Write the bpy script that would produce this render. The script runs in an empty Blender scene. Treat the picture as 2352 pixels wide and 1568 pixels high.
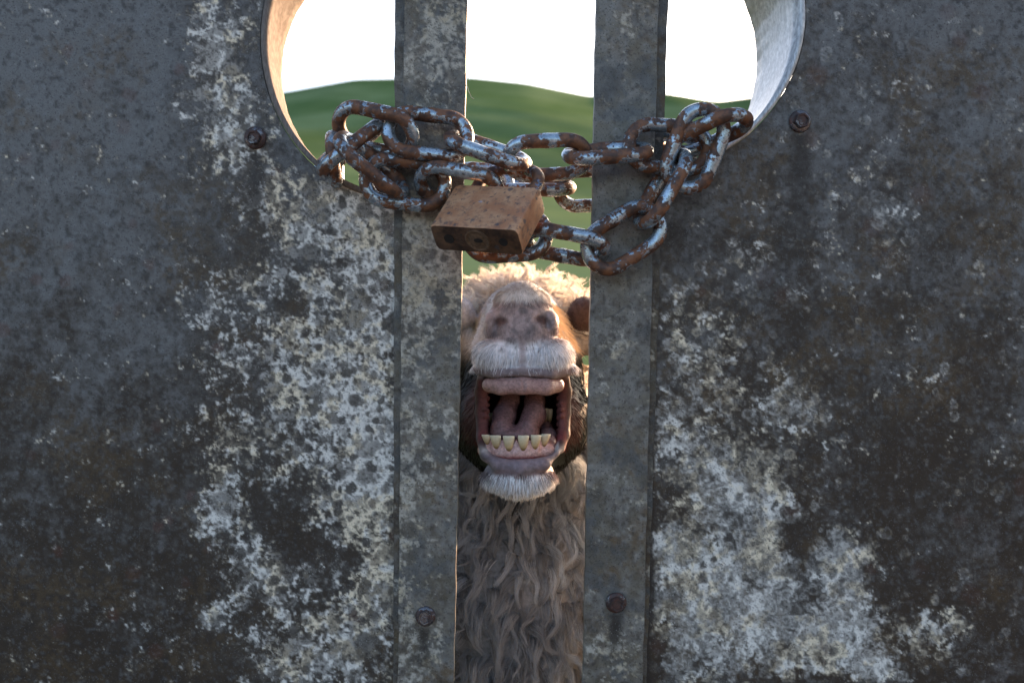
import bpy, bmesh, math, random
import numpy as np
from mathutils import Vector, Matrix, Quaternion

random.seed(4)
rng = np.random.default_rng(7)
scene = bpy.context.scene
COL = scene.collection
R = math.radians

# ------------------------------------------------------------------ camera, sky, sun, exposure
CAM_D = 0.78            # camera to the gate plane (y = 0), metres
CAM_Z = 0.75            # camera height
K = 0.80 / 2352.0       # metres per layout unit on the gate plane
cam = bpy.data.cameras.new('camera')
cam.sensor_width = 36.0
cam.lens = 36.0 * CAM_D / 0.80
cam.clip_start = 0.02
cam.clip_end = 3000
cam.dof.use_dof = True
cam.dof.focus_distance = 0.795
cam.dof.aperture_fstop = 7.1
camo = bpy.data.objects.new('camera', cam)
COL.objects.link(camo)
camo.location = (0, -CAM_D, CAM_Z)
camo.rotation_euler = (R(90), 0, 0)
scene.camera = camo

SUN_EL, SUN_AZ = R(15.5), R(38)     # azimuth measured from +Y towards +X
world = bpy.data.worlds.new('World')
scene.world = world
world.use_nodes = True
wn = world.node_tree
sky = wn.nodes.new('ShaderNodeTexSky')
sky.sky_type = 'NISHITA'
sky.sun_disc = False
sky.sun_elevation = SUN_EL
sky.sun_rotation = SUN_AZ
sky.dust_density = 3.5
sky.air_density = 0.8
sky.ozone_density = 1.0
bg = wn.nodes['Background']
bg.inputs['Strength'].default_value = 0.15
wn.links.new(sky.outputs[0], bg.inputs[0])

sl = bpy.data.lights.new('sun', 'SUN')
sl.energy = 5.0
sl.angle = R(0.5)
sl.color = (1.0, 0.58, 0.32)
so = bpy.data.objects.new('sun', sl)
COL.objects.link(so)
sdir = Vector((math.sin(SUN_AZ) * math.cos(SUN_EL), math.cos(SUN_AZ) * math.cos(SUN_EL), math.sin(SUN_EL)))
so.rotation_euler = sdir.to_track_quat('Z', 'Y').to_euler()
so.location = (4, 4, 4)

scene.view_settings.view_transform = 'Standard'
scene.view_settings.look = 'None'
scene.view_settings.gamma = 1
scene.view_settings.use_curve_mapping = False
scene.view_settings.exposure = 1.95
scene.render.engine = 'CYCLES'
scene.cycles.use_denoising = True
scene.cycles.max_bounces = 5
scene.cycles.diffuse_bounces = 3
scene.cycles.glossy_bounces = 2
scene.cycles.sample_clamp_indirect = 6


# ------------------------------------------------------------------ helpers
def P(px, py, y=0.0):
    """layout units (2352 x 1568 over the framed part of the gate) at depth y -> world point"""
    f = (CAM_D + y) / CAM_D
    return Vector(((px - 1176) * K * f, y, CAM_Z + (784 - py) * K * f))


def U(y=0.0):
    return K * (CAM_D + y) / CAM_D


def link(o, parent=None):
    COL.objects.link(o)
    if parent is not None:
        o.parent = parent
    return o


def tag(o, label=None, cat=None, group=None, kind=None):
    if label:
        o['label'] = label
    if cat:
        o['category'] = cat
    if group:
        o['group'] = group
    if kind:
        o['kind'] = kind
    return o


def empty(name, label, cat, loc=(0, 0, 0)):
    o = bpy.data.objects.new(name, None)
    o.empty_display_size = 0.05
    o.location = loc
    link(o)
    tag(o, label, cat)
    return o


def child(o, parent):
    """parent an object built in world space under an unrotated empty"""
    o.parent = parent
    o.matrix_parent_inverse = Matrix.Translation(-parent.location)
    return o


def mesh_np(name, verts, faces, mat, smooth=True):
    me = bpy.data.meshes.new(name)
    verts = np.asarray(verts, np.float32)
    faces = np.asarray(faces, np.int32)
    me.vertices.add(len(verts))
    me.vertices.foreach_set('co', verts.ravel())
    n = faces.shape[1]
    me.loops.add(faces.size)
    me.loops.foreach_set('vertex_index', faces.ravel())
    me.polygons.add(len(faces))
    me.polygons.foreach_set('loop_start', np.arange(0, faces.size, n, dtype=np.int32))
    me.update(calc_edges=True)
    me.polygons.foreach_set('use_smooth', np.full(len(faces), smooth))
    if mat:
        me.materials.append(mat)
    me.validate()
    o = bpy.data.objects.new(name, me)
    COL.objects.link(o)
    return o


def bm_obj(name, bm, mat, parent=None, smooth=False, angle=None):
    me = bpy.data.meshes.new(name)
    bmesh.ops.recalc_face_normals(bm, faces=bm.faces[:])
    bm.to_mesh(me)
    bm.free()
    for p in me.polygons:
        p.use_smooth = smooth
    if angle is not None:
        me.set_sharp_from_angle(angle=R(angle))
    me.materials.append(mat)
    o = bpy.data.objects.new(name, me)
    COL.objects.link(o)
    if parent:
        child(o, parent)
    return o


def attr(o, name, vals):
    a = o.data.attributes.new(name, 'FLOAT', 'POINT')
    a.data.foreach_set('value', np.asarray(vals, np.float32))


def attr_col(o, name, cols):
    cols = np.asarray(cols, np.float32)
    c4 = np.ones((len(cols), 4), np.float32)
    c4[:, :3] = cols
    a = o.data.attributes.new(name, 'FLOAT_COLOR', 'POINT')
    a.data.foreach_set('color', c4.ravel())


class NT:
    """small node-tree builder"""

    def __init__(self, name):
        self.m = bpy.data.materials.new(name)
        self.m.use_nodes = True
        self.t = self.m.node_tree
        self.b = self.t.nodes['Principled BSDF']
        self.tc = self.t.nodes.new('ShaderNodeTexCoord')
        self.o = self.tc.outputs['Object']

    def put(self, sock, v):
        if isinstance(v, bpy.types.NodeSocket):
            self.t.links.new(v, sock)
        elif isinstance(v, (tuple, list)) and len(v) == 3 and sock.type == 'RGBA':
            sock.default_value = (*v, 1)
        else:
            sock.default_value = v

    def math(self, op, a, b=0.0, c=0.0, clamp=False):
        n = self.t.nodes.new('ShaderNodeMath')
        n.operation = op
        n.use_clamp = clamp
        for i, v in enumerate((a, b, c)):
            self.put(n.inputs[i], v)
        return n.outputs[0]

    def add(self, a, b): return self.math('ADD', a, b)
    def sub(self, a, b): return self.math('SUBTRACT', a, b)
    def mul(self, a, b): return self.math('MULTIPLY', a, b)

    def vscale(self, v, s):
        n = self.t.nodes.new('ShaderNodeVectorMath')
        n.operation = 'MULTIPLY'
        self.put(n.inputs[0], v)
        n.inputs[1].default_value = s
        return n.outputs[0]

    def warp(self, v, scale, amt):
        nz = self.t.nodes.new('ShaderNodeTexNoise')
        self.put(nz.inputs['Vector'], v)
        nz.inputs['Scale'].default_value = scale
        nz.inputs['Detail'].default_value = 3
        s = self.t.nodes.new('ShaderNodeVectorMath')
        s.operation = 'SUBTRACT'
        self.put(s.inputs[0], nz.outputs['Color'])
        s.inputs[1].default_value = (.5, .5, .5)
        m = self.t.nodes.new('ShaderNodeVectorMath')
        m.operation = 'MULTIPLY_ADD'
        self.put(m.inputs[0], s.outputs[0])
        m.inputs[1].default_value = (amt, amt, amt)
        self.put(m.inputs[2], v)
        return m.outputs[0]

    def noise(self, scale, detail=4, rough=.55, v=None, w=None):
        n = self.t.nodes.new('ShaderNodeTexNoise')
        self.put(n.inputs['Vector'], v or self.o)
        n.inputs['Scale'].default_value = scale
        n.inputs['Detail'].default_value = detail
        n.inputs['Roughness'].default_value = rough
        return n.outputs['Fac']

    def vor(self, scale, v=None, feature='F1', rand=1.0):
        n = self.t.nodes.new('ShaderNodeTexVoronoi')
        n.feature = feature
        self.put(n.inputs['Vector'], v or self.o)
        n.inputs['Scale'].default_value = scale
        n.inputs['Randomness'].default_value = rand
        return n.outputs['Distance'], n.outputs['Color']

    def sep(self, c, i=0):
        n = self.t.nodes.new('ShaderNodeSeparateColor')
        self.put(n.inputs[0], c)
        return n.outputs[i]

    def step(self, x, lo, hi, a=0.0, b=1.0):
        n = self.t.nodes.new('ShaderNodeMapRange')
        n.interpolation_type = 'SMOOTHSTEP'
        for i, v in enumerate((x, lo, hi, a, b)):
            self.put(n.inputs[i], v)
        return n.outputs[0]

    def mix(self, f, a, b, mode='MIX'):
        n = self.t.nodes.new('ShaderNodeMix')
        n.data_type = 'RGBA'
        n.blend_type = mode
        self.put(n.inputs[0], f)
        self.put(n.inputs[6], a)
        self.put(n.inputs[7], b)
        return n.outputs[2]

    def attr(self, name):
        n = self.t.nodes.new('ShaderNodeAttribute')
        n.attribute_name = name
        return n

    def bump(self, h, strength=.3, dist=.001):
        n = self.t.nodes.new('ShaderNodeBump')
        n.inputs['Strength'].default_value = strength
        n.inputs['Distance'].default_value = dist
        self.put(n.inputs['Height'], h)
        self.t.links.new(n.outputs[0], self.b.inputs['Normal'])

    def out(self, **kw):
        for k, v in kw.items():
            self.put(self.b.inputs[k.replace('_', ' ')], v)
        return self.m


# ------------------------------------------------------------------ materials
def mat_sheet(name):
    """weathered galvanised sheet; bloom, spots, rust and a painted fall-off of light sit in Col and haze"""
    n = NT(name)
    grain = n.noise(1500, 2, .6)
    fine = n.noise(600, 4, .7)
    haze = n.attr('haze').outputs['Fac']
    g = n.add(n.mul(n.sub(grain, .5), .55), n.mul(n.sub(fine, .5), .55))
    c = n.mix(1.0, n.attr('Col').outputs['Color'], n.add(g, 1.0), 'MULTIPLY')
    d1 = n.step(n.noise(760, 2, .55), .615, .645)
    c = n.mix(n.mul(d1, .62), c, (.026, .021, .018))
    l1 = n.step(n.noise(980, 2, .5, n.vscale(n.o, (1, 1, .8))), .655, .685)
    c = n.mix(n.mul(l1, .45), c, n.mix(haze, (.15, .155, .155), (.62, .60, .54)))
    n.bump(n.add(n.mul(fine, .6), n.mul(grain, .3)), .3, .0005)
    n.b.inputs['Specular IOR Level'].default_value = .25
    return n.out(Base_Color=c, Roughness=n.step(haze, 0, 1, .50, .78), Metallic=n.step(haze, 0, 1, .10, .0))


def mat_rust_zinc(name, zinc=.5, zc=(.36, .41, .45), sx=1.0, r0=(.050, .026, .018), r2=(.165, .068, .029)):
    n = NT(name)
    oi = n.t.nodes.new('ShaderNodeObjectInfo')
    off = n.t.nodes.new('ShaderNodeVectorMath')
    off.operation = 'MULTIPLY_ADD'
    n.put(off.inputs[0], oi.outputs['Random'])
    off.inputs[1].default_value = (3, 7, 5)
    n.put(off.inputs[2], n.o)
    o = off.outputs[0]
    v = n.warp(o, 260 * sx, .0022)
    a = n.noise(62 * sx, 5, .6, v)
    b = n.noise(300 * sx, 4, .6, v)
    fine = n.noise(1600 * sx, 3, .6, o)
    m = n.add(n.add(n.mul(n.sub(a, .5), 2.0), n.mul(n.sub(b, .5), .9)), zinc)
    z = n.step(m, .49, .57)
    r1 = n.mix(n.step(n.noise(140 * sx, 5, .6, o), .38, .62), r0, r2)
    r1 = n.mix(n.mul(n.step(b, .5, .7), .6), r1, (.040, .026, .022))
    zz = n.mix(n.step(b, .35, .65), zc, tuple(x * .62 for x in zc))
    pit = n.step(n.noise(700 * sx, 2, .5, o), .62, .68)
    zz = n.mix(n.mul(pit, .8), zz, (.05, .035, .03))
    c = n.mix(z, r1, zz)
    n.bump(n.add(n.mul(z, .5), n.add(n.mul(fine, .25), n.mul(b, .4))), .55, .0007)
    return n.out(Base_Color=c, Roughness=n.step(z, 0, 1, 0.58, .26), Metallic=n.step(z, 0, 1, .15, .72))


def mat_padlock():
    n = NT('rusted_brass')
    a = n.noise(60, 6, .62)
    b = n.noise(260, 5, .62)
    c = n.mix(n.step(a, .35, .65), (.36, .150, .066), (.48, .255, .13))
    c = n.mix(n.mul(n.step(n.noise(150, 5, .7), .50, .66), .75), c, (.15, .085, .058))
    c = n.mix(n.step(b, .56, .68), c, (.11, .07, .055))
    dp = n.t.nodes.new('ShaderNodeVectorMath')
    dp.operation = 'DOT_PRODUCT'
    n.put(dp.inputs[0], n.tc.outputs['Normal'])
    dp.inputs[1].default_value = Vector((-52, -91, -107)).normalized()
    gr = n.step(dp.outputs['Value'], .55, .85)  # keyway end darkened: dark corrosion, plus the underside's shade painted into the colour
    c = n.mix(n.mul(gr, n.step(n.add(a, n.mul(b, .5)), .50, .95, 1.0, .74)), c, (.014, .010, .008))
    d, cc = n.vor(110, n.warp(n.o, 300, .003))
    s = n.mul(n.step(d, .26, .14), n.step(n.sep(cc), .72, .8))
    c = n.mix(n.mul(s, .8), c, (.060, .055, .060))
    s2 = n.mul(n.step(d, .30, .22), n.step(n.sep(cc, 1), .93, .95))
    c = n.mix(n.mul(s2, .7), c, (.30, .34, .42))
    geo = n.t.nodes.new('ShaderNodeNewGeometry')
    edge = n.step(n.add(geo.outputs['Pointiness'], n.mul(n.sub(b, .5), .10)), .535, .575)
    c = n.mix(n.mul(edge, .75), c, (.22, .23, .27))
    n.bump(n.add(b, n.noise(1100, 3, .6)), .4, .0005)
    return n.out(Base_Color=c, Roughness=.5, Metallic=.28)


def mat_plain(name, col, rough=.6, met=0.0, nscale=200, namt=.35, bump=.2):
    n = NT(name)
    a = n.noise(nscale, 4, .6)
    c = n.mix(n.step(a, .3, .7), tuple(x * (1 - namt) for x in col), tuple(min(1, x * (1 + namt)) for x in col))
    n.bump(a, bump, .0006)
    return n.out(Base_Color=c, Roughness=rough, Metallic=met)


def mat_liner(name, c0, c1, c2, rough, met, spec):
    n = NT(name)
    v = n.vscale(n.warp(n.o, 25, .01), (700, 160, 160))
    a = n.noise(1.0, 4, .65, v)
    b = n.noise(45, 4, .6)
    c = n.mix(n.step(a, .3, .7), c0, c1)
    c = n.mix(n.mul(n.step(b, .45, .7), .5), c, c2)
    n.bump(a, .25, .0005)
    return n.out(Base_Color=c, Roughness=rough, Metallic=met, Specular_IOR_Level=spec)


def mat_col(name, rough=.6, ns=300, namt=.25, spec=.4, sss=0.0, bump=.25, translucent=0.0, bscale=None):
    n = NT(name)
    a = n.attr('Col').outputs['Color']
    z = n.noise(ns, 4, .6)
    c = n.mix(1.0, a, n.mix(n.step(z, .3, .7), (1 - namt,) * 3, (1 + namt,) * 3), 'MULTIPLY')
    if bump:
        n.bump(n.noise(bscale or ns * 3, 3, .6), bump, .0010)
    n.out(Base_Color=c, Roughness=rough)
    n.b.inputs['Specular IOR Level'].default_value = spec
    if sss:
        n.b.inputs['Subsurface Weight'].default_value = sss
        n.b.inputs['Subsurface Scale'].default_value = .004
        n.b.inputs['Subsurface Radius'].default_value = (1, .45, .3)
    if translucent:
        tr = n.t.nodes.new('ShaderNodeBsdfTranslucent')
        n.put(tr.inputs['Color'], c)
        mx = n.t.nodes.new('ShaderNodeMixShader')
        mx.inputs[0].default_value = translucent
        n.t.links.new(n.b.outputs[0], mx.inputs[1])
        n.t.links.new(tr.outputs[0], mx.inputs[2])
        n.t.links.new(mx.outputs[0], n.t.nodes['Material Output'].inputs[0])
    return n.m


def mat_grass(name, c1, c2, c3, scale):
    n = NT(name)
    v = n.vscale(n.o, (1, .45, 2.2))
    a = n.noise(scale, 6, .6, v)
    b = n.noise(scale * 9, 5, .65)
    c = n.mix(n.step(a, .36, .64), c1, c2)
    c = n.mix(n.mul(n.step(b, .45, .7), .5), c, c3)
    c = n.mix(n.mul(n.step(n.noise(scale * .35, 3, .5, v), .42, .62), .45), c, tuple(q * .55 for q in c1))
    n.bump(b, .5, .05)
    n.b.inputs['Specular IOR Level'].default_value = 0
    return n.out(Base_Color=c, Roughness=1.0)


M = {
    'sheet': mat_sheet('weathered_zinc'),
    'link': mat_rust_zinc('rusty_chain', .50, (.40, .475, .53)),
    'shackle': mat_rust_zinc('rusty_shackle', .42, (.22, .27, .36)),
    'bolt': mat_rust_zinc('rusty_bolt', .40, (.17, .16, .165), 1.3, (.030, .018, .016), (.070, .030, .022)),
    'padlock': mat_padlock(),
    'black': mat_plain('black_rust', (.012, .010, .009), .6, .2),
    'keyring': mat_plain('dirty_brass', (.12, .075, .045), .5, .4, 500),
    'liner_matte': mat_liner('weathered_liner_sun_side', (.11, .095, .085), (.20, .175, .155), (.10, .075, .06), .85, 0, .08),  # same strip as the right liner, base colour darkened against direct sun
    'liner_bright': mat_liner('brushed_liner_sky_sheen', (.24, .235, .23), (.52, .51, .50), (.27, .25, .24), .36, .3, .5),  # same strip as the left liner, sky sheen painted in as paler metal
    'edge': mat_plain('cut_edge', (.035, .036, .040), .5, .3, 300),
    'ground': mat_grass('pasture_ground', (.045, .085, .022), (.065, .115, .032), (.05, .07, .028), 3.0),
    'hill': mat_grass('pasture_hill', (.072, .118, .042), (.135, .185, .085), (.098, .138, .058), .09),
    'blade': mat_col('grass_blade', .6, 20, .2, .3, 0, 0, .35),
    'skin': mat_col('sheep_skin', .6, 240, .24, .3, 0, .6, 0, 1000),
    'wet': mat_col('wet_mouth', .24, 450, .26, .5, 0, .9, 0, 1100),
    'tooth': mat_col('tooth_enamel', .3, 500, .08, .5, 0, .05),
    'fur': mat_col('short_fur', .65, 60, .10, .15, 0, 0, .12),
    'wool': mat_col('wool_lock', .75, 50, .12, .2, 0, 0, .48),
    'eye': mat_plain('eyelid_skin', (.115, .068, .062), .45, 0, 500),
}


# ------------------------------------------------------------------ ground and hill
def ridge(x):
    """hill crest height over x, 80 m away"""
    pts = [(-400, 10), (-140, 15), (-60, 17.5), (-30, 19), (-18.5, 20.6), (-13, 21.6), (-4, 21.8), (1, 21.3), (6.5, 20.2), (12.5, 20.5), (17, 19.75), (19.5, 20.1),
           (27, 20.6), (40, 19), (80, 13), (140, 9), (400, 6)]
    return np.interp(x, [p[0] for p in pts], [p[1] for p in pts])


xs = np.concatenate([np.linspace(-400, -42, 60), np.linspace(-40, 40, 161), np.linspace(42, 400, 60)])
ys = np.concatenate([np.linspace(3, 78, 90), np.linspace(80, 90, 12), np.linspace(100, 300, 20)])
X, Y = np.meshgrid(xs, ys, indexing='ij')
rr = ridge(X)
kern = np.ones(3) / 3
for _ in range(2):
    rr[1:-1] = (rr[:-2] + 2 * rr[1:-1] + rr[2:]) / 4
t = np.clip((Y - 3) / 79, 0, 1)
Z = (rr + 1.25) * (t ** 1.25) - .35
back = np.clip((Y - 82) / 218, 0, 1)
Z = Z * (1 - .9 * back ** .7)
Z += .03 * np.sin(Y * .9 + .35 * X + 2 * np.sin(X * .3)) * np.clip(t * 3, 0, 1) * np.clip((78 - Y) / 20, 0, 1)
Z += .5 * np.sin(X * .21 + 1.3) * np.sin(Y * .13) * np.clip(t * 3, 0, 1) * np.clip((76 - Y) / 25, 0, 1)
nx, ny = X.shape
V = np.stack([X, Y, Z], -1).reshape(-1, 3)
ii, jj = np.meshgrid(np.arange(nx - 1), np.arange(ny - 1), indexing='ij')
a = (ii * ny + jj).ravel()
F = np.stack([a, a + ny, a + ny + 1, a + 1], 1)
hill = mesh_np('hill', V, F, M['hill'])
tag(hill, kind='structure')

bm = bmesh.new()
bmesh.ops.create_grid(bm, x_segments=40, y_segments=40, size=600)
ground = bm_obj('ground', bm, M['ground'])
tag(ground, kind='structure')


bm = bmesh.new()
bmesh.ops.create_grid(bm, x_segments=60, y_segments=30, size=1)
for v in bm.verts:
    v.co = Vector((v.co.x * 30, -9.9 + v.co.y * 10.0 + .05 * math.sin(v.co.x * 60) * (v.co.y > .9), .004))
bounce_ground = bm_obj('unseen_bounce_ground', bm, mat_plain('bounce_earth_brown', (.15, .125, .10), .9, 0, 9, .35, .6))  # added out of view, brown to cut green bounce light on the gate
tag(bounce_ground, kind='structure')


# ------------------------------------------------------------------ gate leaves
def bl(px, py, blobs):
    """sum of soft hand-placed patches, px/py arrays; blob = (x, y, rx, ry, amount)"""
    s = np.zeros_like(px)
    for (x, y, rx, ry, am) in blobs:
        s += am * np.exp(-(((px - x) / rx) ** 2 + ((py - y) / ry) ** 2) ** 1.3)
    return s


LEFT_COV = [
    (490, 30, 75, 130, .46), (470, 200, 75, 140, .42), (540, 330, 75, 110, .44), (430, 420, 60, 120, .16), (270, 215, 30, 45, .32), (300, 150, 20, 30, .25),
    (640, 430, 110, 70, .30), (780, 450, 150, 60, .36), (860, 520, 70, 70, .50), (720, 540, 130, 90, .26), (870, 640, 60, 120, .42),
    (800, 700, 130, 140, .28), (600, 600, 130, 140, .22), (460, 700, 80, 70, .38), (600, 780, 140, 110, .28), (690, 790, 90, 50, .22),
    (840, 830, 90, 90, .30), (730, 880, 110, 80, .38), (830, 960, 90, 70, .62), (800, 900, 60, 60, .3), (850, 1090, 70, 110, .55),
    (770, 1000, 120, 100, .25), (590, 980, 130, 120, .30), (480, 870, 70, 80, .22), (520, 1080, 70, 110, .32), (800, 1180, 100, 70, .45),
    (560, 1220, 70, 90, .48), (480, 1170, 40, 60, .35), (690, 1130, 90, 90, .20), (880, 1260, 40, 70, .4), (870, 1330, 50, 80, .34), (600, 1330, 90, 70, .36),
    (700, 1340, 120, 60, .25), (490, 1410, 35, 40, .55), (650, 1450, 160, 70, .30), (820, 1450, 90, 90, .36), (720, 1540, 150, 60, .30), (400, 1340, 20, 50, .25),
    (255, 1195, 45, 25, .42), (250, 1300, 18, 16, .42), (130, 1230, 40, 60, .08), (200, 900, 90, 60, .06), (640, 690, 60, 60, -.2), (585, 1150, 34, 120, -.35),
    (680, 1230, 70, 90, -.35), (780, 1380, 60, 60, -.15), (880, 470, 30, 100, .2), (560, 900, 60, 60, -.1),
]
RIGHT_COV = [
    (1560, 690, 60, 60, .20), (1650, 640, 90, 110, .14), (1700, 600, 60, 60, .18), (1600, 820, 90, 60, .36), (1560, 790, 50, 50, .2), (1660, 760, 40, 40, .3),
    (1720, 900, 110, 90, .20), (1560, 950, 60, 90, .42), (1660, 960, 80, 70, .26), (1800, 880, 60, 70, .24), (1860, 910, 50, 60, .20), (1600, 1050, 110, 60, .34),
    (1790, 930, 60, 60, .2), (1820, 950, 50, 40, .25), (1700, 1070, 110, 70, .40), (1740, 1150, 110, 60, .50), (1620, 1130, 80, 60, .22), (1800, 1190, 70, 60, .42), (1660, 1200, 120, 90, .30),
    (1540, 1260, 60, 60, .50), (1600, 1300, 110, 70, .40), (1740, 1290, 90, 70, .52), (1890, 1290, 90, 60, .62), (1930, 1350, 50, 90, .65), (1790, 1380, 140, 70, .50),
    (1650, 1400, 140, 90, .34), (1560, 1440, 80, 90, .34), (1880, 1440, 110, 50, .60), (1960, 1400, 40, 60, .5), (1740, 1480, 120, 60, .36), (1900, 1510, 120, 50, .42), (2010, 1540, 60, 50, .55),
    (2110, 1440, 120, 45, .40), (2180, 1500, 70, 60, .25), (2000, 1250, 60, 60, .15), (1950, 1480, 60, 60, .35), (1620, 1530, 130, 60, .25), (2070, 1090, 30, 25, .2), (1830, 1240, 45, 110, -.55), (1700, 1230, 30, 60, -.4), (1880, 1345, 30, 50, -.45), (1930, 1390, 60, 40, -.3),
    (2010, 240, 40, 40, .22), (1900, 30, 60, 60, .18), (2080, 500, 60, 50, .26), (1990, 480, 50, 50, .20), (1900, 420, 60, 90, .12), (2000, 330, 200, 220, .05), (2020, 540, 60, 50, .18),
    (2150, 860, 30, 30, .2), (2230, 640, 60, 60, .08), (1870, 700, 120, 160, .07), (1610, 450, 60, 60, .02), (2040, 600, 40, 30, .15), (2330, 1000, 60, 60, .05),
]


_perm = np.random.default_rng(11).random((16, 256, 256)).astype(np.float32)


def vnoise(x, y, seed):
    xi, yi = np.floor(x).astype(np.int64), np.floor(y).astype(np.int64)
    fx, fy = (x - xi).astype(np.float32), (y - yi).astype(np.float32)
    fx = fx * fx * (3 - 2 * fx)
    fy = fy * fy * (3 - 2 * fy)
    T = _perm[seed % 16]
    a_, b_ = xi & 255, yi & 255
    c_, d_ = (xi + 1) & 255, (yi + 1) & 255
    return (T[a_, b_] * (1 - fx) + T[c_, b_] * fx) * (1 - fy) + (T[a_, d_] * (1 - fx) + T[c_, d_] * fx) * fy


def fbm(x, y, size, octs=4, gain=.55, seed=0):
    s_, amp, tot = 0, 1.0, 0
    ca, sa = math.cos(.6), math.sin(.6)
    x, y = x / size + 37.1 * seed, y / size + 11.7 * seed
    for o_ in range(octs):
        s_ = s_ + amp * vnoise(x, y, seed + o_ * 3)
        tot += amp
        amp *= gain
        x, y = (ca * x - sa * y) * 2.03 + 5.3, (sa * x + ca * y) * 2.03 + 1.7
    return s_ / tot


def smst(v, a, b):
    t_ = np.clip((v - a) / (b - a), 0, 1)
    return t_ * t_ * (3 - 2 * t_)


def lerp3(c, col, w):
    return c * (1 - w[..., None]) + np.asarray(col, np.float32) * w[..., None]


def metal_base(X, Y, brown, seed, lp):
    tone = fbm(X, Y, 75, 5 if lp else 2, .6, seed)
    sp = fbm(X, Y, 13, 4, .62, seed + 1) if lp else .5 + 0 * X
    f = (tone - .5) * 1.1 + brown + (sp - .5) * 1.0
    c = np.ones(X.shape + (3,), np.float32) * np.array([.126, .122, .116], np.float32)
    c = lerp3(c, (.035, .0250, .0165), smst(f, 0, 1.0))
    c = lerp3(c, (.088, .058, .028), .55 * smst(fbm(X, Y, 150, 4, .6, seed + 2), .50, .70) * smst(sp, .3, .6))
    if not lp:
        return c, tone, sp
    c = lerp3(c, (.024, .019, .016), .6 * smst(fbm(X, Y, 11, 3, .5, seed + 3), .60, .74))
    c = lerp3(c, (.20, .212, .218), .22 * smst(fbm(X, Y, 8, 3, .55, seed + 4), .62, .76))
    return c, tone, sp


def stamp(layer, XW, YW, x0, y0, st, cx, cy, r, edge, op, mode='disc', rim=2.5):
    """one worn-in spot; XW/YW are the warped coordinates of the raster"""
    m = r + edge + 10
    i0, i1 = int((cx - m - x0) / st), int((cx + m - x0) / st) + 2
    j0, j1 = int((cy - m - y0) / st), int((cy + m - y0) / st) + 2
    if i1 <= 0 or j1 <= 0 or i0 >= layer.shape[0] or j0 >= layer.shape[1]:
        return
    sl_ = (slice(max(0, i0), i1), slice(max(0, j0), j1))
    d = np.hypot(XW[sl_] - cx, YW[sl_] - cy)
    if mode == 'disc':
        v = op * smst(-d, -(r + edge), -(r - edge * .5))
    else:
        v = op * np.maximum(smst(-np.abs(d - r), -rim, -rim * .3), rim * .09 * smst(-d, -r - 1, -r + 2))
    layer[sl_] = np.maximum(layer[sl_], v)


PALE_, DARK_ = (.30, .30, .28), (.035, .036, .036)
SCRATCH = [(1796, 636, 1846, 690, 2.2, PALE_, .8), (1836, 650, 1864, 678, 2, PALE_, .7), (1886, 606, 1891, 642, 2, PALE_, .5), (1390, 729, 1440, 706, 2.6, DARK_, .9), (1392, 733, 1430, 717, 1.6, PALE_, .5),
           (1660, 600, 1664, 690, 1.6, PALE_, .4), (2010, 700, 2060, 770, 1.6, PALE_, .35), (300, 520, 330, 600, 1.6, PALE_, .3), (760, 560, 790, 640, 1.5, DARK_, .5)]


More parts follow.
